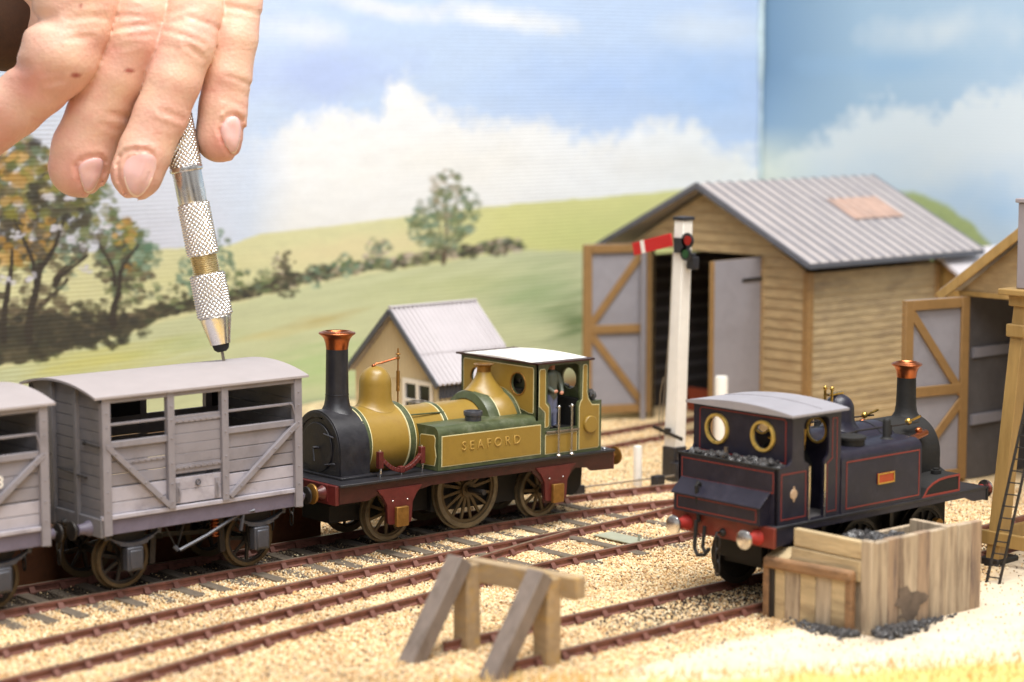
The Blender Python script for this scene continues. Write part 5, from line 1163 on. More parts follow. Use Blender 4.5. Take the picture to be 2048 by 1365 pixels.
sbd(lap(MB(), SX+.05, SX+SL, ya, -.2, 5.05, 22, -1), 'side_wall', 'wood2', flat=True)
sbd(lap(MB(), SX+.05, SX+SL, yb_, -.2, 5.05, 17, 1), 'side_wall', 'wood2', flat=True)
# gable boards around the doorway
mb = MB(); n = 24
def gtop(y): return 5.12+(7.42-5.12)*(1-abs(y-SY)/(SW+.1))
for i in range(n):
    a = -.2+7.6*i/n; b = -.2+7.6*(i+1)/n-.012
    def ext(z): return SW if z < 5.1 else max(0, SW*(7.42-z)/(7.42-5.1))
    h0, h1 = ext(a), ext(b)
    segs = [(-h0, h0, -h1, h1)]
    if a < oz-.05: segs = [(-h0, o0-SY, -h1, o0-SY), (o1-SY, h0, o1-SY, h1)]
    for s0, s1, t0, t1 in segs:
        if s1-s0 < .05: continue
        mb.add([(SX-.05, SY+s0, a), (SX-.05, SY+s1, a), (SX-.01, SY+t1, b), (SX-.01, SY+t0, b), (SX+.08, SY+s0, a), (SX+.08, SY+s1, a), (SX+.08, SY+t1, b), (SX+.08, SY+t0, b)], [(0, 3, 2, 1), (4, 5, 6, 7), (0, 1, 5, 4), (3, 7, 6, 2), (0, 4, 7, 3), (1, 2, 6, 5)])
sbd(mb, 'gable_wall', 'wood', flat=True)
for y in (ya-.03, yb_+.03): sbd(MB().box(SX-.09, y-.13, -.2, SX+.14, y+.13, 5.1), 'corner_post', 'brownpaint', bevel=.02)
sbd(MB().box(SX+SL-.1, ya-.09, -.2, SX+SL+.08, ya+.1, 5.0), 'corner_post', 'brownpaint', bevel=.02)
sbd(MB().box(SX-.08, o0-.12, -.2, SX+.1, o0, oz).box(SX-.08, o1, -.2, SX+.1, o1+.14, oz), 'door_post', 'wood', bevel=.01)
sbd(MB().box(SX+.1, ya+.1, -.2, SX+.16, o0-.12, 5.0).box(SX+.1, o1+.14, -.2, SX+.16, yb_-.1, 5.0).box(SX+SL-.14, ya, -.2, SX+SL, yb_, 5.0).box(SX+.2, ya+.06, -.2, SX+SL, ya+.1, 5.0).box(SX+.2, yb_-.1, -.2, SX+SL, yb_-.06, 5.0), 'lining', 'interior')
ib = MB()
for i in range(9): ib.box(SX+.6, yb_-.16, .6+i*.5, SX+SL-.2, yb_-.1, .72+i*.5)
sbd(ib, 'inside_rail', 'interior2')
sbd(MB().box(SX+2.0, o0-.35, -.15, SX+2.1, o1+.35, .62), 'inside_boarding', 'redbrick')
RX0, RX1 = SX-.5, SX+8.1
ZR, ZEV, RH = 7.68, 5.42, 4.75
for sg in (-1, 1):
    dvv = Vector((0, sg*RH, -(ZR-ZEV))); L_ = dvv.length; dvv.normalize(); nr = Vector((0, sg*(ZR-ZEV), RH)).normalized()
    mb = MB(); top = Vector((RX0, SY, ZR))
    vs = [top, top+Vector((RX1-RX0, 0, 0)), top+Vector((RX1-RX0, 0, 0))+dvv*L_, top+dvv*L_]; vs += [q-nr*.1 for q in vs]
    mb.add(vs, [(0, 1, 2, 3), (7, 6, 5, 4), (0, 4, 5, 1), (1, 5, 6, 2), (2, 6, 7, 3), (3, 7, 4, 0)])
    rf_ = sbd(mb, 'roof_slope', 'shedroof', flat=True)
    rb = MB(); nrib = 17
    for i in range(nrib+1):
        x = (RX1-RX0)*i/nrib; p = top+Vector((x, 0, 0))
        rb.bar(p+nr*.02, p+dvv*L_+nr*.02, .07, .05, nr)
    sbd(rb, 'roof_rib', 'roofrib', rf_, bevel=.012)
    sbd(MB().bar(top+Vector((-.03, 0, -.12)), top+dvv*(L_)+Vector((-.03, 0, -.10)), .07, .10, nr), 'barge_board', 'slate', bevel=.01)
    sbd(MB().bar(top+dvv*L_+Vector((0, 0, -.1)), top+dvv*L_+Vector((RX1-RX0, 0, -.1)), .06, .14), 'eave_board', 'slate', bevel=.01)  # thin eave shadow put into the dark colour of this board
    if sg < 0:
        q = MB(); c0 = top+Vector((4.6, 0, 0))+dvv*(L_*.29)+nr*.035
        vs = [c0, c0+Vector((2.5, 0, 0)), c0+Vector((2.5, 0, 0))+dvv*(L_*.26), c0+dvv*(L_*.26)]; vs += [w+nr*.02 for w in vs]
        q.add(vs, [(3, 2, 1, 0), (4, 5, 6, 7), (0, 1, 5, 4), (1, 2, 6, 5), (2, 3, 7, 6), (3, 0, 4, 7)])
        for k in range(6): q.bar(c0+Vector((.2+k*.42, 0, 0))+nr*.03, c0+Vector((.2+k*.42, 0, 0))+dvv*(L_*.26)+nr*.03, .05, .04, nr)
        sbd(q, 'rust_patch', 'rustpatch', rf_, flat=True)
def door_leaf(par, org, hinge, ang, w, z0, z1, brace, inward, face='bluegrey', fr='brownpaint', both=False, edge=None):
    """leaf with its hinge at the local origin, closed along +x, then turned about the hinge"""
    mb = MB().box(.05, -.04, z0, w-.05, .04, z1); lf = mb.build('door_leaf', face, par)
    lf.location = Vector(hinge)-Vector(org); lf.rotation_euler = (0, 0, ang)
    s = inward
    def bar(a, b, t=.26): return MB().bar((a[0], s*.075, a[1]), (b[0], s*.075, b[1]), .07, t, (0, 0, 1))
    if brace:
        m = MB().box(0, -.06, z0, .3, s*.11+0 if False else .06, z1)
    fw = .28; d0, d1 = sorted((s*.042, s*.13))
    for nm, bx in (('frame_stile', (0, d0, z0, fw, d1, z1)), ('frame_stile', (w-fw, d0, z0, w, d1, z1)), ('frame_rail', (fw, d0, z0, w-fw, d1, z0+fw)), ('frame_rail', (fw, d0, z1-fw, w-fw, d1, z1)), ('frame_rail', (fw, d0, (z0+z1)/2-fw/2, w-fw, d1, (z0+z1)/2+fw/2))):
        MB().box(*bx).build(nm, fr, lf, bevel=.015)
    zm = (z0+z1)/2
    for (a, b) in brace:
        MB().bar((a[0], s*.08, a[1]), (b[0], s*.08, b[1]), .07, .24, (0, 0, 1)).build('brace', fr, lf, bevel=.012)
    MB().box(0-.03, -.045, z0, .05, .045, z1).build('hinge_edge', edge or fr, lf, bevel=.01)
    MB().box(w-.05, -.05, z0, w+.0, .05, z1).build('closing_edge', fr, lf, bevel=.01)
    return lf
w = 2.34; z0, z1 = .05, 5.62; zm = (z0+z1)/2
ang = pi-math.radians(24)
door_leaf(E, (SX, SY, 0), (SX-.1, 51.62, 0), ang, w, z0, z1, [((w-.25, zm+.15), (.25, z1-.2)), ((w-.25, zm-.15), (.25, z0+.25))], 1)
ang = pi+math.radians(3)
lf = door_leaf(E, (SX, SY, 0), (SX-.1, 46.72, 0), ang, 2.3, z0, 5.45, [], -1)
MB().box(.0, .04, 4.75, .95, .075, 4.85).build('strap_hinge', 'darkiron', lf, bevel=.01)
sbd(MB().box(SX-.6, 51.42, -.2, SX-.46, 51.56, 5.55), 'jamb_post', 'bluegrey', bevel=.02)

# ------------------------------------------------------------------ lean-to and second shed on the right
LT = thing('lean_to', 'low white roofed lean to between the two plank sheds', 'lean-to', (58, 42.6, 0))
MB().sheet([(42.2, -.2), (45.3, -.2), (45.3, 5.36), (42.2, 3.44)], 'yz', 57.6, 57.7).build('end_wall', 'yellowwood', LT, origin=(58, 42.6, 0), flat=True)
MB().box(57.7, 42.2, -.2, 61, 42.3, 3.4).build('side_wall', 'yellowwood', LT, origin=(58, 42.6, 0))
MB().bar((57.35, 43.4, 4.28), (61.2, 43.4, 4.28), 4.2, .1, Vector((0, -.62, 1)).normalized()).build('roof', 'hutroof', LT, origin=(58, 42.6, 0))
E2X, E2Y = 49.5, 35.0
E2 = thing('engine_shed', 'dark interior shed with a single braced door standing open at the right edge', 'shed', (E2X, E2Y, 0))
def s2(mb, name, mt, par=E2, **k): return mb.build(name, mt, par, origin=(E2X, E2Y, 0), **k)
hw2 = 2.95
s2(MB().sheet([(E2Y-hw2, 5.12), (E2Y+hw2, 5.12), (E2Y, 7.35)], 'yz', E2X-.02, E2X+.06), 'gable_board', 'wood', flat=True)
s2(MB().box(E2X-.08, E2Y-hw2, 5.02, E2X+.08, E2Y+hw2, 5.16), 'lintel', 'yellowwood', bevel=.015)
for y in (E2Y-hw2+.1, E2Y+hw2-.14): s2(MB().box(E2X-.06, y-.12, -.2, E2X+.08, y+.12, 5.05), 'door_post', 'yellowwood', bevel=.02)
s2(lap(MB(), E2X+.1, E2X+7, E2Y+hw2, -.2, 5.0, 15, 1), 'side_wall', 'wood2', flat=True)
s2(lap(MB(), E2X+.1, E2X+7, E2Y-hw2, -.2, 5.0, 15, -1), 'side_wall', 'wood2', flat=True)
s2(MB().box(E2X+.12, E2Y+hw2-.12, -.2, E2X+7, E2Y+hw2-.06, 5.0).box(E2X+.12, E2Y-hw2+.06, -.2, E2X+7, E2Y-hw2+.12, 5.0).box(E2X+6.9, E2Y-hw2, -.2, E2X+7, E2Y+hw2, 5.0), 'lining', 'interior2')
for ex, eb in ((E2X+7.01, s2),): eb(MB().sheet([(E2Y-hw2, -.2), (E2Y+hw2, -.2), (E2Y+hw2, 5.0), (E2Y, 7.1), (E2Y-hw2, 5.0)], 'yz', ex, ex+.06), 'end_wall', 'wood2', flat=True)
sbd(MB().sheet([(ya, -.2), (yb_, -.2), (yb_, 4.95), (SY, 7.0), (ya, 4.95)], 'yz', SX+SL+.01, SX+SL+.07), 'end_wall', 'wood2', flat=True)
for z in (1.35, 3.25): s2(MB().box(E2X+.4, E2Y+hw2-.22, z, E2X+6.8, E2Y+hw2-.12, z+.28), 'inside_rail', 'bluegrey')
s2(MB().bar((E2X+2.2, E2Y+hw2-.2, 3.4), (E2X+4.2, E2Y+hw2-.2, 5.0), .08, .2, (0, 0, 1)), 'inside_brace', 'bluegrey')
for sg in (-1, 1):
    top = Vector((E2X-.35, E2Y, 7.62)); dvv = Vector((0, sg*3.4, -2.46)); L_ = dvv.length; dvv.normalize(); nr = Vector((0, sg*2.46, 3.4)).normalized()
    vs = [top, top+Vector((7.8, 0, 0)), top+Vector((7.8, 0, 0))+dvv*L_, top+dvv*L_]; vs += [q-nr*.08 for q in vs]
    s2(MB().add(vs, [(0, 1, 2, 3), (7, 6, 5, 4), (0, 4, 5, 1), (1, 5, 6, 2), (2, 6, 7, 3), (3, 7, 4, 0)]), 'roof_slope', 'hutroof', flat=True)
    s2(MB().bar(top+Vector((-.04, 0, -.2)), top+dvv*L_+Vector((-.04, 0, -.2)), .08, .26, nr), 'barge_board', 'yellowwood', bevel=.015)
w = 2.3; z0, z1 = -.05, 5.02; zm = (z0+z1)/2-.25
door_leaf(E2, (E2X, E2Y, 0), (E2X-.12, 37.62, 0), pi-math.radians(10), w, z0, z1, [((w-.2, z1-.3), (.2, zm+.1)), ((w-.2, z0+.3), (.2, zm-.1))], 1, 'bluegrey', 'brownpaint')

# ------------------------------------------------------------------ semaphore signal and white posts
G = thing('semaphore_signal', 'white semaphore signal post with red arm in front of the big shed', 'signal', (43.6, 43.2, 0))
def sg_(mb, name, mt, par=G, **k): return mb.build(name, mt, par, origin=(43.6, 43.2, 0), **k)
ps = sg_(MB().bar((43.6, 43.2, .75), (43.85, 43.17, 7.1), .43, .43, (1, 0, 0), taper=.84), 'post', 'white', bevel=.02)
sg_(MB().bar((43.6, 43.2, -.2), (43.6, 43.2, .76), .5, .5, (1, 0, 0), taper=.98).box(43.3, 42.8, -.2, 43.75, 43.1, .35), 'base', 'black', bevel=.02)
sg_(MB().box(43.63, 42.95, 7.09, 44.07, 43.39, 7.19), 'cap', 'black', bevel=.02)
a0 = Vector((43.52, 43.3, 6.56)); a1 = Vector((43.52, 44.82, 6.2)); dA = (a1-a0).normalized()
arm = sg_(MB().bar(a0, a1, .05, .36, (0, 0, 1)), 'arm', 'signalred', bevel=.01)
sg_(MB().bar(a0+dA*1.08+Vector((-.03, 0, 0)), a0+dA*1.22+Vector((-.03, 0, 0)), .02, .362, (0, 0, 1)), 'arm_stripe', 'white', arm)
spc = sg_(MB().lathe((43.52, 42.72, 6.56), [(.001, 0), (.22, 0), (.22, .06), (.001, .06)], (1, 0, 0), 24).lathe((43.52, 42.78, 6.2), [(.001, 0), (.2, 0), (.2, .06), (.001, .06)], (1, 0, 0), 24).box(43.52, 42.73, 6.2, 43.58, 43.23, 6.62), 'spectacle_plate', 'black', bevel=.01)
sg_(MB().lathe((43.5, 42.68, 6.57), [(.001, 0), (.13, 0), (.13, .03)], (1, 0, 0), 20), 'red_glass', 'redlens', spc)
sg_(MB().lathe((43.5, 42.76, 6.19), [(.001, 0), (.12, 0), (.12, .03)], (1, 0, 0), 20), 'green_glass', 'greenlens', spc)
sg_(MB().box(43.72, 42.64, 5.75, 43.94, 42.92, 6.1).cyl((43.83, 42.78, 6.1), (43.83, 42.78, 6.2), .08, n=12), 'lamp', 'black', bevel=.02)
sg_(MB().bar((43.3, 43.75, 1.28), (43.3, 42.6, 1.05), .05, .1).box(43.28, 43.1, 1.1, 43.36, 43.3, 1.3), 'crank_lever', 'darkiron', bevel=.01)
sg_(MB().tube([(43.3, 43.42, 1.3), (43.44, 43.3, 3.9), (43.53, 43.28, 6.2)], .016, 6).tube([(43.35, 43.5, .9), (43.4, 43.62, 1.4), (43.42, 43.6, 2.2), (43.4, 43.46, 2.7)], .016, 6).tube([(43.5, 42.95, .4), (43.45, 43.05, 1.0), (43.42, 43.1, 1.2)], .016, 6), 'operating_wire', 'dullsteel')
for (x, y, h, r, lb) in ((42.16, 43.2, .93, .12, 'short white marker post beside the track just right of the yellow engine'), (47.05, 44.7, 2.28, .19, 'tall white marker post seen just behind the dark blue cab')):
    tag(MB().lathe((x, y, -.2), [(r, 0), (r, h+.14), (r*.9, h+.19), (r*.5, h+.2)], n=20).build('marker_post', 'white', origin=(x, y, -.2), angle=50), lb, 'post')
tag(MB().lathe((43.9, 36.0, -.2), [(.2, 0), (.2, 2.35), (.16, 2.5), (.05, 2.55)], n=18).build('marker_post', 'white', origin=(43.9, 36.0, -.2), angle=50), 'cream rounded post top peeping over the boiler of the blue engine', 'post')

# ------------------------------------------------------------------ buffer stop
BS = thing('buffer_stop', 'grey and tan timber buffer stop with two raking legs in the near foreground', 'buffer stop', (27.6, 31.9, -.2))
def bs(mb, name, mt, **k): return mb.build(name, mt, BS, origin=(27.6, 31.9, -.2), **k)
P1 = Vector((27.5, 33.0, 0)); P2 = Vector((27.86, 31.02, 0))
for p, foot in ((P1, Vector((25.78, 32.62, -.25))), (P2, Vector((26.72, 31.06, -.25)))):
    pass
ld = Vector((-1.42, -.13, 0))
for p in (P1, P2):
    bs(MB().bar(p+Vector((0, 0, -.3)), p+Vector((0, 0, 1.5)), .42, .36, (1, 0, 0)), 'post', 'bufbeam', bevel=.02)
    bs(MB().bar(p+Vector((-1.55, -.13, -.3)), p+Vector((-.22, -.06, 1.62)), .42, .34, (0, 0, 1)), 'raking_leg', 'bufwood', bevel=.02)
dB = (P2-P1).normalized(); q = Vector((.26, .04, 0))
bs(MB().bar(P1-dB*.12+q+Vector((0, 0, 1.32)), P2+dB*.62+q+Vector((0, 0, 1.32)), .3, .44, (0, 0, 1)), 'cross_beam', 'bufbeam', bevel=.025)

# ------------------------------------------------------------------ coal stage
CS = thing('coal_stage', 'weathered plank coal stage with a lower box at its left end', 'coal stage', (35, 29, -.2))
def cs_(mb, name, mt, **k): return mb.build(name, mt, CS, origin=(35, 29, -.2), **k)
mb = MB(); x = 34.12
ws = [.52, .34, .6, .42, .5, .4, .46, .36]
for i, wd in enumerate(ws):
    mb.box(x, 28.18+random.uniform(0, .015), -.3, x+wd-.012, 28.36, 1.74+random.uniform(-.02, .03), i % 2 if i != 5 else 0); x += wd
cs_(mb, 'front_wall', ['wood3', 'wood4'], bevel=.02)
XR = x
cs_(MB().box(34.06, 28.16, -.3, 34.2, 28.44, 1.78), 'corner_post', 'wood3', bevel=.025)
mb = MB().box(34.06, 28.44, 1.36, 34.22, 30.25, 1.74).box(34.05, 28.44, .9, 34.21, 30.3, 1.34); cs_(mb, 'end_wall', 'wood5', bevel=.025)
cs_(MB().box(34.14, 28.44, -.3, 34.24, 30.2, .97), 'end_lining', 'wood3')
mb = MB()
for i in range(5): mb.box(33.90, 28.66+i*.42, -.3, 34.02, 28.66+i*.42+.41, 1.0, i % 2)
cs_(mb, 'lower_box', ['wood5', 'wood3'], bevel=.02)
cs_(MB().box(33.84, 30.74, -.3, 34.2, 30.9, 1.0), 'box_post', 'boxbrown', bevel=.025); cs_(MB().box(33.84, 28.48, -.3, 33.98, 28.66, .98), 'box_post', 'boxbrown', bevel=.025); cs_(MB().box(33.86, 30.6, -.3, 33.95, 30.74, .95), 'box_post', 'darkiron', bevel=.02)
cs_(MB().bar((33.88, 28.46, 1.04), (33.88, 30.86, .96), .2, .24, (0, 0, 1)), 'box_beam', 'boxbrown', bevel=.06)
cs_(MB().add([(33.9, 30.3, .9), (34.3, 30.3, 1.0), (34.3, 30.92, 1.0), (33.9, 30.92, .9), (33.9, 30.3, 1.06), (34.3, 30.3, 1.3), (34.3, 30.92, 1.22), (33.9, 30.92, 1.04)], [(3, 2, 1, 0), (4, 5, 6, 7), (0, 1, 5, 4), (1, 2, 6, 5), (2, 3, 7, 6), (3, 0, 4, 7)]), 'box_lid', 'wood5', bevel=.03)
cs_(MB().box(34.26, 30.02, -.3, XR, 30.16, 1.35).box(XR-.16, 28.36, -.3, XR, 30.02, 1.5), 'rear_wall', 'wood3', bevel=.02)
pts = [(35.3+(.42+.13*math.sin(3*t+1)+.09*math.sin(7*t)+random.uniform(-.04, .04))*math.cos(t), .28+(.36+.1*math.sin(4*t)+random.uniform(-.04, .04))*math.sin(t)) for t in [2*pi*i/60 for i in range(60)]]
cs_(MB().sheet(pts, 'xz', 28.170, 28.176), 'dust_stain', 'tar', flat=True)
coal_heap('coal', 'coal heaped inside the plank coal stage', 0, 34.35, 37.2, 28.45, 29.95, lambda x, y: 1.2+.24*math.exp(-((x-35.6)/.7)**2), 420, (.06, .14))
mb = MB()
for i in range(900):
    if random.random() < .6: x = 34.1+abs(random.gauss(0, .95)); y = 28.14-abs(random.gauss(0, .2 if x < 35.6 else .08))
    else: y = 28.3+abs(random.gauss(0, .65)); x = 33.9-abs(random.gauss(0, .2))
    if x > 37.6 or y > 30.3: continue
    near_ = math.exp(-(abs(x-34.5)+abs(y-28.2))*.7)
    mb.lump((x, y, -.14+random.uniform(0, .11)*near_), random.uniform(.02, .05+.05*near_))
o = mb.build('coal', 'coal', flat=True, recalc=False); o['label'] = 'glinting coal spilled on the sand at the corner of the coal stage'; o['category'] = 'coal'; stuff(o)

# ------------------------------------------------------------------ water tower and ladder
WT = thing('water_tower', 'grey water tank on yellow brown timber trestle cut off by the right edge', 'water tower', (43, 28.8, 0))
def wt(mb, name, mt, par=WT, **k): return mb.build(name, mt, par, origin=(43, 28.8, 0), **k)
for bx, by in ((41.5, 30.62), (44.9, 30.62), (41.5, 26.9), (44.9, 26.9)):
    tx = 41.75 if bx < 43 else 44.65; ty = by-.42 if by > 29 else by+.42
    wt(MB().bar((bx, by, -.25), (tx, ty, 6.0), .36, .36, (1, 0, 0), taper=.92), 'leg', 'yellowwood', bevel=.02)
    for z, wd, hh in ((5.3, .5, .3),):
        k = (z+.25)/6.25; wt(MB().box(bx+(tx-bx)*k-wd/2, by+(ty-by)*k-wd/2, z-hh/2, bx+(tx-bx)*k+wd/2, by+(ty-by)*k+wd/2, z+hh/2), 'collar', 'yellowwood', bevel=.03)
    wt(MB().box(tx-.26, ty-.26, 5.86, tx+.26, ty+.26, 6.12), 'capital', 'yellowwood', bevel=.03)
wt(MB().box(41.28, 26.6, .3, 41.42, 30.95, .62), 'cross_brace', 'yellowwood', bevel=.02)
wt(MB().box(41.4, 30.7, .3, 45.1, 30.84, .62), 'cross_brace', 'yellowwood', bevel=.02)
wt(MB().box(41.3, 26.6, 6.12, 45.0, 30.62, 6.26), 'platform', 'yellowwood', bevel=.025)
tk = wt(MB().box(41.55, 26.95, 6.26, 44.8, 30.3, 8.22), 'tank', 'tankgrey', bevel=.03)
wt(MB().box(41.5, 26.9, 8.22, 44.85, 30.35, 8.32), 'lid', 'tankgrey', tk, bevel=.02)
wt(MB().box(41.3, 30.4, -.3, 42.1, 30.95, -.02), 'footing', 'darkiron', bevel=.04)
L = thing('ladder', 'thin dark ladder leaning against the timber water tower', 'ladder', (39.72, 29.38, -.2))
b0 = Vector((39.7, 29.53, -.18)); t0 = Vector((41.6, 29.53, 5.6)); dY = Vector((.06, -.3, 0))
for off in (Vector((0, 0, 0)), dY):
    MB().bar(b0+off, t0+off, .035, .075, (1, 0, 0)).build('stile', 'darkiron', L, origin=(39.72, 29.38, -.2), bevel=.006)
for i in range(22):
    k = (i+.6)/22.5; p = b0.lerp(t0, k); MB().cyl(p, p+dY, .016, n=8).build('rung', 'darkiron', L, origin=(39.72, 29.38, -.2))
# ------------------------------------------------------------------ pin vise (hand drill)
tip = Vector((27.98, 42.25, 4.585)); D0 = (tip-CAM).dot(Fw)
topP = at_depth(352, 232, D0-.4); ax = (topP-tip).normalized()
tl = thing('pin_drill', 'silver knurled pin drill touching the roof of the grey wagon', 'hand drill', tip)
SC = D0/FPX                        # centimetres per photograph pixel at this distance
def Lh(py): return (716-py)*SC/ax.dot(Up)   # distance up the tool for a given height in the photograph
def along(mb, name, mt, **k): return mb.build(name, mt, tl, origin=tip, **k)
def tool(prof, n=48): return MB().lathe(tip, [(r*SC, Lh(y)) for r, y in prof], ax, n)
along(tool([(3, 718), (3, 690)], 10), 'drill_bit', 'dullsteel')
along(tool([(9, 697), (15, 692), (17, 684), (17, 680)], 24), 'collet', 'soot')
along(tool([(14, 684), (20, 682), (22, 672), (31, 634), (31.5, 629)]), 'nose_cone', 'steel', angle=30)
def knurl(y0, y1, r, nk, name):
    h0, h1 = Lh(y0), Lh(y1); n = nk*8; m = int((h1-h0)/(2*pi*r*SC/nk)*8); vs = []; fs = []
    u = ax.orthogonal().normalized(); w = ax.cross(u)
    for j in range(m+1):
        hh = h0+(h1-h0)*j/m; e = min(1, min(j, m-j)/3)
        for i in range(n):
            t = 2*pi*i/n; a = t*nk; b = hh/(r*SC)*nk
            k = (abs(math.sin((a+b)/2))*abs(math.sin((a-b)/2)))**.6
            rad = r*SC*(.90+.14*k*e) ; vs.append(tip+ax*hh+(u*math.cos(t)+w*math.sin(t))*rad)
    for j in range(m):
        for i in range(n): q = (i+1) % n; fs.append((j*n+i, j*n+q, (j+1)*n+q, (j+1)*n+i))
    mb = MB().add(vs, fs); mb.lathe(tip, [(r*SC*.4, h0), (r*SC*.97, h0+.001)], ax, 40, cap=False); mb.lathe(tip, [(r*SC*.97, h1-.001), (r*SC*.4, h1)], ax, 40, cap=False)
    return along(mb, name, 'steel', angle=60)
knurl(629, 541, 35, 21, 'knurled_sleeve')
pr_ = [(24, 543)]
for i in range(9): pr_ += [(27.5, 541-i*4.1), (25.2, 539-i*4.1)]
along(tool(pr_+[(24, 503)]), 'screw_thread', 'thread', angle=20)
knurl(505, 401, 31.5, 19, 'knurled_sleeve')
along(tool([(20, 404), (28, 402), (29, 398), (29.5, 340), (24, 336)]), 'smooth_collar', 'steel', angle=30)
along(tool([(30, 339.5), (33, 337.5), (33.5, 334), (33, 330)]), 'collar_lip', 'steel', angle=30)
knurl(332, 150, 31.5, 19, 'knurled_handle')
along(tool([(30, 151), (28, 120), (22, 60), (18, 20), (16, -40)], 32), 'handle_end', 'steel')

# ------------------------------------------------------------------ hand
HD = D0                                 # reference distance
def HP(px, py, w): return np.array(at_depth(px, py, HD-w))
def HR(r, w): return r*(HD-w)/FPX
fingers = {
 'little': [(240, -130, 70, .2), (178, -60, 80, .9), (152, 0, 86, 1.25), (152, 52, 68, 1.35), (120, 108, 77, 1.4), (108, 132, 70, 1.3), (80, 170, 60, 1.1), (28, 214, 60, .85), (-55, 282, 56, .4), (-75, 305, 52, .3)],
 'ring': [(300, -120, 60, .1), (287, -40, 56, .6), (283, 20, 54, .82), (270, 80, 54.5, .85), (236, 150, 57, .66), (195, 228, 60, .4), (167, 296, 62, .22), (157, 335, 60.5, .15)],
 'middle': [(380, -120, 60, 0), (388, -40, 58, .45), (389, 20, 55, .72), (375, 88, 54.5, .9), (349, 160, 54, .92), (321, 232, 53.5, .86), (291, 302, 53, .86), (274, 346, 53, .86)],
 'index': [(470, -120, 52, -.3), (483, -50, 47, -.05), (480, 4, 44, .12), (469, 76, 46.5, .2), (455, 150, 48, .15), (446, 215, 47.5, .08), (439, 276, 49.5, .02)],
 'thumb': [(130, 60, 85, -2.2), (220, 190, 66, -1.6), (280, 262, 54, -1.05), (312, 292, 46, -.92)],
}
palm = [((210, -170, 120, -.6), (380, -150, 92, -.4)), ((380, -150, 92, -.4), (470, -140, 62, -.3)), ((60, -60, 105, -2.4), (250, -120, 105, -1.2)), ((200, -180, 125, -.8), (60, -420, 150, -1.2)), ((60, -60, 105, -2.4), (20, -420, 150, -1.8))]
allp = [HP(a, b, w) for f in fingers.values() for a, b, r, w in f]
hs = .05
cen = HP(230, 60, -.5)
# local frame: columns right, up, toward camera
RF = np.stack([np.array(Rt), np.array(Up), -np.array(Fw)], 1)
def loc(P): return (P-cen)@RF
L0 = np.array([-5.0, -4.6, -4.2]); L1 = np.array([4.2, 4.9, 3.2])
axs = [np.arange(L0[i], L1[i], hs) for i in range(3)]
Pg = np.stack(np.meshgrid(*axs, indexing='ij'), -1)
def capsule(a, b, ra, rb): return cone_sdf(Pg, a, b, ra, rb)
fd = {}
for nme, f in fingers.items():
    pts = [(loc(HP(a, b, w)), HR(r, w)) for a, b, r, w in f]; F = np.full(Pg.shape[:3], 9.)
    for (p0, r0), (p1, r1) in zip(pts[:-1], pts[1:]): F = smin(F, capsule(p0, p1, r0, r1), .10)
    fd[nme] = F
# creases and folds of skin, lines on each finger (photograph coordinates on the front of the finger): x0,y0,x1,y1,depth,width
cr = {
 'little': [(62, 52, 130, 60, .10, .13), (40, 139, 78, 150, .09, .11), (165, 98, 205, 90, .045, .06), (160, 62, 226, 50, .04, .06), (150, 78, 215, 70, .03, .05), (120, 180, 150, 172, .05, .06), (170, 30, 230, 24, .035, .05), (110, 165, 165, 158, .03, .05)],
 'ring': [(244, 40, 326, 48, .045, .05), (236, 70, 318, 58, .07, .05), (262, 88, 318, 78, .03, .04), (240, 108, 292, 96, .035, .045), (250, 22, 300, 30, .02, .05), (226, 232, 268, 237, .05, .06), (206, 252, 240, 262, .03, .05)],
 'middle': [(388, 44, 441, 62, .06, .05), (337, 68, 416, 96, .065, .05), (380, 97, 413, 123, .06, .05), (344, 56, 392, 50, .03, .045), (346, 34, 420, 18, .022, .05), (330, 100, 366, 110, .025, .045), (332, 230, 372, 244, .055, .06), (318, 248, 360, 262, .03, .05)],
 'index': [(440, 12, 522, 27, .06, .06), (444, 32, 518, 40, .03, .05), (456, 154, 503, 169, .05, .05), (446, 200, 488, 214, .03, .05), (452, 222, 488, 234, .05, .06)],
}
gu = Pg[..., 0]; gv = Pg[..., 1]; gw = Pg[..., 2]
c0 = np.array(cen)
def px_local(px, py, w=.6): q = loc(HP(px, py, w)); return q[0], q[1]
NAILS = dict(middle=([(247, 335), (252, 320), (264, 311), (284, 308), (304, 309), (315, 314), (313, 330), (306, 352), (296, 376), (284, 392), (270, 397), (258, 385), (249, 362)], (280, 350)),
 ring=([(156, 334), (166, 324), (184, 317), (203, 315), (207, 322), (203, 340), (196, 360), (186, 380), (174, 389), (167, 380), (162, 360)], (184, 348)),
 index=([(440, 262), (446, 244), (456, 234), (470, 232), (478, 238), (480, 256), (478, 280), (473, 302), (466, 311), (456, 300), (446, 282)], (463, 268)))
for nme, (o_, c_) in NAILS.items():
    for i in range(len(o_)):
        (xa, ya_), (xb, yb__) = o_[i], o_[(i+1) % len(o_)]
        g_ = lambda x, y: (c_[0]+(x-c_[0])*1.04, c_[1]+(y-c_[1])*1.04)
        cr[nme].append((*g_(xa, ya_), *g_(xb, yb__), .075, .045))
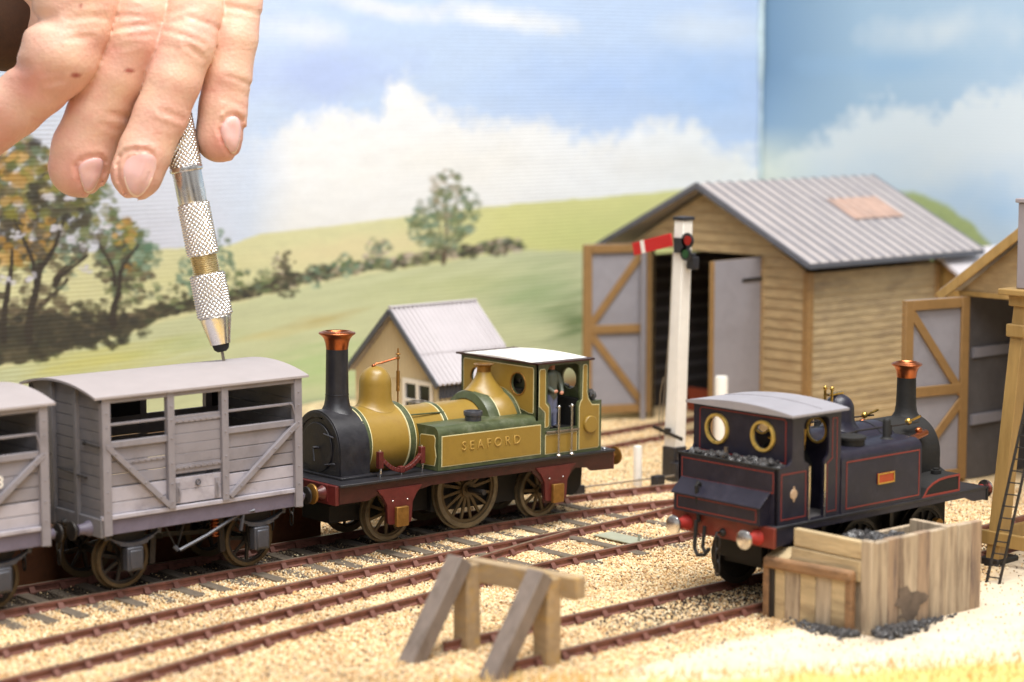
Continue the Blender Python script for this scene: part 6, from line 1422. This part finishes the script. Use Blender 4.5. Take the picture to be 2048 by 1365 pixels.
for nme, lst in cr.items():
    F = fd[nme]; dd = np.zeros_like(F); near = np.abs(F) < .35
    U, Vv_ = gu[near], gv[near]; acc = np.zeros(U.shape)
    for (x0, y0, x1, y1, dep, wd) in lst:
        a = np.array(px_local(x0, y0)); b = np.array(px_local(x1, y1)); ab = b-a
        t = ((U-a[0])*ab[0]+(Vv_-a[1])*ab[1])/(ab@ab); tc = np.clip(t, 0, 1)
        wob = .035*np.sin(t*7+x0)+.02*np.sin(t*17+y0)
        nrm = np.array([-ab[1], ab[0]])/np.linalg.norm(ab)
        dx = U-a[0]-tc*ab[0]; dy = Vv_-a[1]-tc*ab[1]
        dist = np.hypot(dx, dy)+0*wob; dist = np.abs(dist-np.abs(wob)*.5)
        acc += (.8 if (x1-x0)**2+(y1-y0)**2 < 900 else .6)*dep*np.exp(-(dist/wd)**2)*np.clip(1-np.abs(t-.5)*1.0, .25, 1)-.25*dep*np.exp(-((dist-wd*1.9)/(wd*1.1))**2)
    dd[near] = acc; fd[nme] = F+dd
# soft unevenness of flesh
Fh = np.full(Pg.shape[:3], 9.)
for nme in ('thumb', 'little', 'ring', 'middle', 'index'): Fh = smin(Fh, fd[nme], .05)
Pm = np.full(Pg.shape[:3], 9.)
for a, b in palm: Pm = smin(Pm, capsule(loc(HP(a[0], a[1], a[3])), loc(HP(b[0], b[1], b[3])), HR(a[2], a[3]), HR(b[2], b[3])), .5)
Fh = smin(Fh, Pm, .28)
Vh, Qh = surface_nets(Fh, L0, hs)
for _ in range(3):
    S_ = np.zeros_like(Vh); N_ = np.zeros(len(Vh))
    for k in range(4):
        a_ = Qh[:, k]; b_ = Qh[:, (k+1) % 4]
        np.add.at(S_, a_, Vh[b_]); np.add.at(N_, a_, 1); np.add.at(S_, b_, Vh[a_]); np.add.at(N_, b_, 1)
    Vh = Vh*.5+.5*S_/np.maximum(N_, 1)[:, None]
front = Vh
# vertex colour: pinker finger ends and knuckles, two small grazes, sallow middle segments
wv_ = Vh@RF.T+cen
hx, hy = proj_np(wv_)
base = np.array(rgb(222, 174, 155)); pink = np.array(rgb(214, 140, 128)); pale = np.array(rgb(235, 202, 172)); redc = np.array(rgb(184, 98, 92))
n1 = fbm(hx, hy, 60, 3); n2 = fbm(hx, hy, 14, 4); n3_ = fbm(hx, hy, 5, 6)
colr = base*np.ones((len(Vh), 1)); 
def mixc(c, a): 
    global colr
    colr = colr*(1-a[:, None])+c*a[:, None]
mixc(pale, np.clip(n1*1.6-.5, 0, 1)*.7)
for x, y, r in ((160, 345, 70), (268, 355, 60), (440, 290, 60), (-30, 260, 80), (60, 170, 60)): mixc(pink, np.clip(1-np.hypot(hx-x, hy-y)/r, 0, 1)*.75)
for x, y, r in ((470, 270, 40), (385, 75, 46), (280, 70, 44), (455, 165, 34), (190, 90, 60), (120, 150, 50)): mixc(redc, np.clip(1-np.hypot(hx-x, hy-y)/r, 0, 1)*.28)
mixc(redc, np.clip(n2*2-1.05, 0, 1)*.35)
graze = np.array(rgb(150, 40, 40))
for x, y, rx, ry in ((152, 151, 9, 4.5), (259, 142, 10, 4.5), (161, 12, 4, 3)): mixc(graze, np.clip(1.5-np.hypot((hx-x)/rx, (hy-y)/ry)-(n3_-.5), 0, 1)*.85)
colr *= (.94+.12*n2)[:, None]
hand = np_mesh('hand', wv_-cen, Qh, 'figure'); hand.location = cen
K['skin'] = attr_mat('skin', 'tint', .46, .0, 1, sss=.12, spec=.42)
m = K['skin']; nt = m.node_tree; n = nt.nodes; Lk = nt.links; b = n['Principled BSDF']
tc = n.new('ShaderNodeTexCoord'); vo = n.new('ShaderNodeTexVoronoi'); vo.inputs['Scale'].default_value = 11; Lk.new(tc.outputs['Object'], vo.inputs['Vector'])
nz = n.new('ShaderNodeTexNoise'); nz.inputs['Scale'].default_value = 5; nz.inputs['Detail'].default_value = 8; mp = n.new('ShaderNodeMapping'); mp.inputs['Scale'].default_value = (1, 1, 2.6); mp.inputs['Rotation'].default_value = (0, .35, 0); Lk.new(tc.outputs['Object'], mp.inputs['Vector']); Lk.new(mp.outputs[0], nz.inputs['Vector'])
md = n.new('ShaderNodeMath'); md.operation = 'MULTIPLY_ADD'; md.inputs[1].default_value = 1.3; Lk.new(nz.outputs['Fac'], md.inputs[0]); Lk.new(vo.outputs['Distance'], md.inputs[2])
bp = n.new('ShaderNodeBump'); bp.inputs['Strength'].default_value = .2; bp.inputs['Distance'].default_value = .03; Lk.new(md.outputs[0], bp.inputs['Height']); Lk.new(bp.outputs[0], b.inputs['Normal'])
hand.data.materials.clear(); hand.data.materials.append(K['skin']); vcol(hand, 'tint', np.clip(colr, 0, 1))
tag(hand, 'large bare hand reaching down from the top left corner, gripping the silver drill', 'hand')
# finger nails follow the finger ends
bvh = BVHTree.FromPolygons([tuple(p) for p in wv_], [tuple(q) for q in Qh])
def nail(outline, centre):
    """plate laid on the finger end; outline given as points round the nail"""
    n = len(outline); rings = [0, .25, .5, .75, .90, 1.0]; vs = []; nr = []
    cx, cy = centre
    for k in rings:
        for (x, y) in outline:
            o = CAM; d = ray(cx+(x-cx)*k, cy+(y-cy)*k).normalized(); hit = bvh.ray_cast(o, d)
            if hit[0] is None: hit = bvh.find_nearest(o+d*(HD-.6))
            vs.append(hit[0]); nr.append(hit[1])
    out = []
    for i, (p, q) in enumerate(zip(vs, nr)):
        k = rings[i//n]; q = q if q.dot(Fw) < 0 else -q
        out.append(p+q*(.05*(1-.6*k**4)+.006))
    mb = MB(); fs = []
    for r in range(len(rings)-1):
        for i in range(n): j = (i+1) % n; fs.append((r*n+i, r*n+j, (r+1)*n+j, (r+1)*n+i))
    top = len(out); low = [p-q*.03 for p, q in zip(vs[-n:], nr[-n:])]
    for i in range(n): j = (i+1) % n; fs.append((top-n+i, top-n+j, top+j, top+i))
    mb.add(out+low, fs, 0)
    for fi in range((len(rings)-2)*n, (len(rings)-1)*n):
        x, y = outline[fi % n]
        if y > centre[1]+4: mb.m[fi] = 1
    ob = mb.build('fingernail', ['nail', 'nailedge'], hand, origin=cen, angle=70)
    return ob
def smooth_loop(p, n=28):
    P = np.array(p+[p[0]], float); d = np.concatenate([[0], np.cumsum(np.hypot(*np.diff(P, axis=0).T))]); t = np.linspace(0, d[-1], n, endpoint=False)
    x = np.interp(t, d, P[:, 0]); y = np.interp(t, d, P[:, 1])
    for _ in range(2): x = (np.roll(x, 1)+2*x+np.roll(x, -1))/4; y = (np.roll(y, 1)+2*y+np.roll(y, -1))/4
    return list(zip(x, y))
nails_old = [([(247, 335), (252, 320), (264, 311), (284, 308), (304, 309), (315, 314), (313, 330), (306, 352), (296, 376), (284, 392), (270, 397), (258, 385), (249, 362)], (280, 350)),
 ([(156, 334), (166, 324), (184, 317), (203, 315), (207, 322), (203, 340), (196, 360), (186, 380), (174, 389), (167, 380), (162, 360)], (184, 348)),
 ([(440, 262), (446, 244), (456, 234), (470, 232), (478, 238), (480, 256), (478, 280), (473, 302), (466, 311), (456, 300), (446, 282)], (463, 268))]
for o_, c_ in NAILS.values():
    nb = nail(smooth_loop(o_), c_)

# dark brown tube added in place of the shaded palm, behind the little finger
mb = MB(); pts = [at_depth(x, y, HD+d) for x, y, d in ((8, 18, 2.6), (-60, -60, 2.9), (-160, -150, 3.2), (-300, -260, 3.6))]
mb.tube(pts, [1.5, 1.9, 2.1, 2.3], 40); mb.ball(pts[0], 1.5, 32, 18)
mb.build('palm_shade', 'palm_shade', hand, origin=cen, angle=80)

# ------------------------------------------------------------------ lights: warm lamps over the layout and the soft light of the hall
def area(name, loc, target, sx, sy, power, col):
    l = bpy.data.lights.new(name, 'AREA'); l.shape = 'RECTANGLE'; l.size = sx; l.size_y = sy; l.energy = power; l.color = col
    o = bpy.data.objects.new(name, l); COL.objects.link(o); o.location = loc
    o.rotation_euler = (Vector(target)-Vector(loc)).to_track_quat('-Z', 'Y').to_euler(); return o
area('layout_lamp', (40, 19, 66), (37, 40, 1), 46, 16, 55000, (1, .98, .945))
area('layout_lamp', (22, 36, 74), (40, 46, 3), 30, 22, 28000, (1, .98, .95))
area('hall_light', (-8, -10, 60), (36, 42, 4), 60, 40, 40000, (.96, .97, 1))
w = bpy.data.worlds.new('World'); scene.world = w; w.use_nodes = True
wn = w.node_tree.nodes; wl = w.node_tree.links
tc = wn.new('ShaderNodeTexCoord'); nz = wn.new('ShaderNodeTexNoise'); nz.inputs['Scale'].default_value = 2.2; nz.inputs['Detail'].default_value = 2; wl.new(tc.outputs['Generated'], nz.inputs['Vector'])
rp = wn.new('ShaderNodeValToRGB'); rp.color_ramp.elements[0].position = .38; rp.color_ramp.elements[1].position = .66
rp.color_ramp.elements[0].color = (.16, .15, .15, 1); rp.color_ramp.elements[1].color = (1., .98, .95, 1); wl.new(nz.outputs['Fac'], rp.inputs[0])
wl.new(rp.outputs[0], wn['Background'].inputs[0]); wn['Background'].inputs[1].default_value = .62
scene.view_settings.view_transform = 'Standard'; scene.view_settings.look = 'None'; scene.view_settings.exposure = 0; scene.view_settings.gamma = 1
scene.cycles.max_bounces = 6; scene.cycles.caustics_reflective = False; scene.cycles.caustics_refractive = False
scene.cycles.sample_clamp_indirect = 6
scene.cycles.use_denoising = True
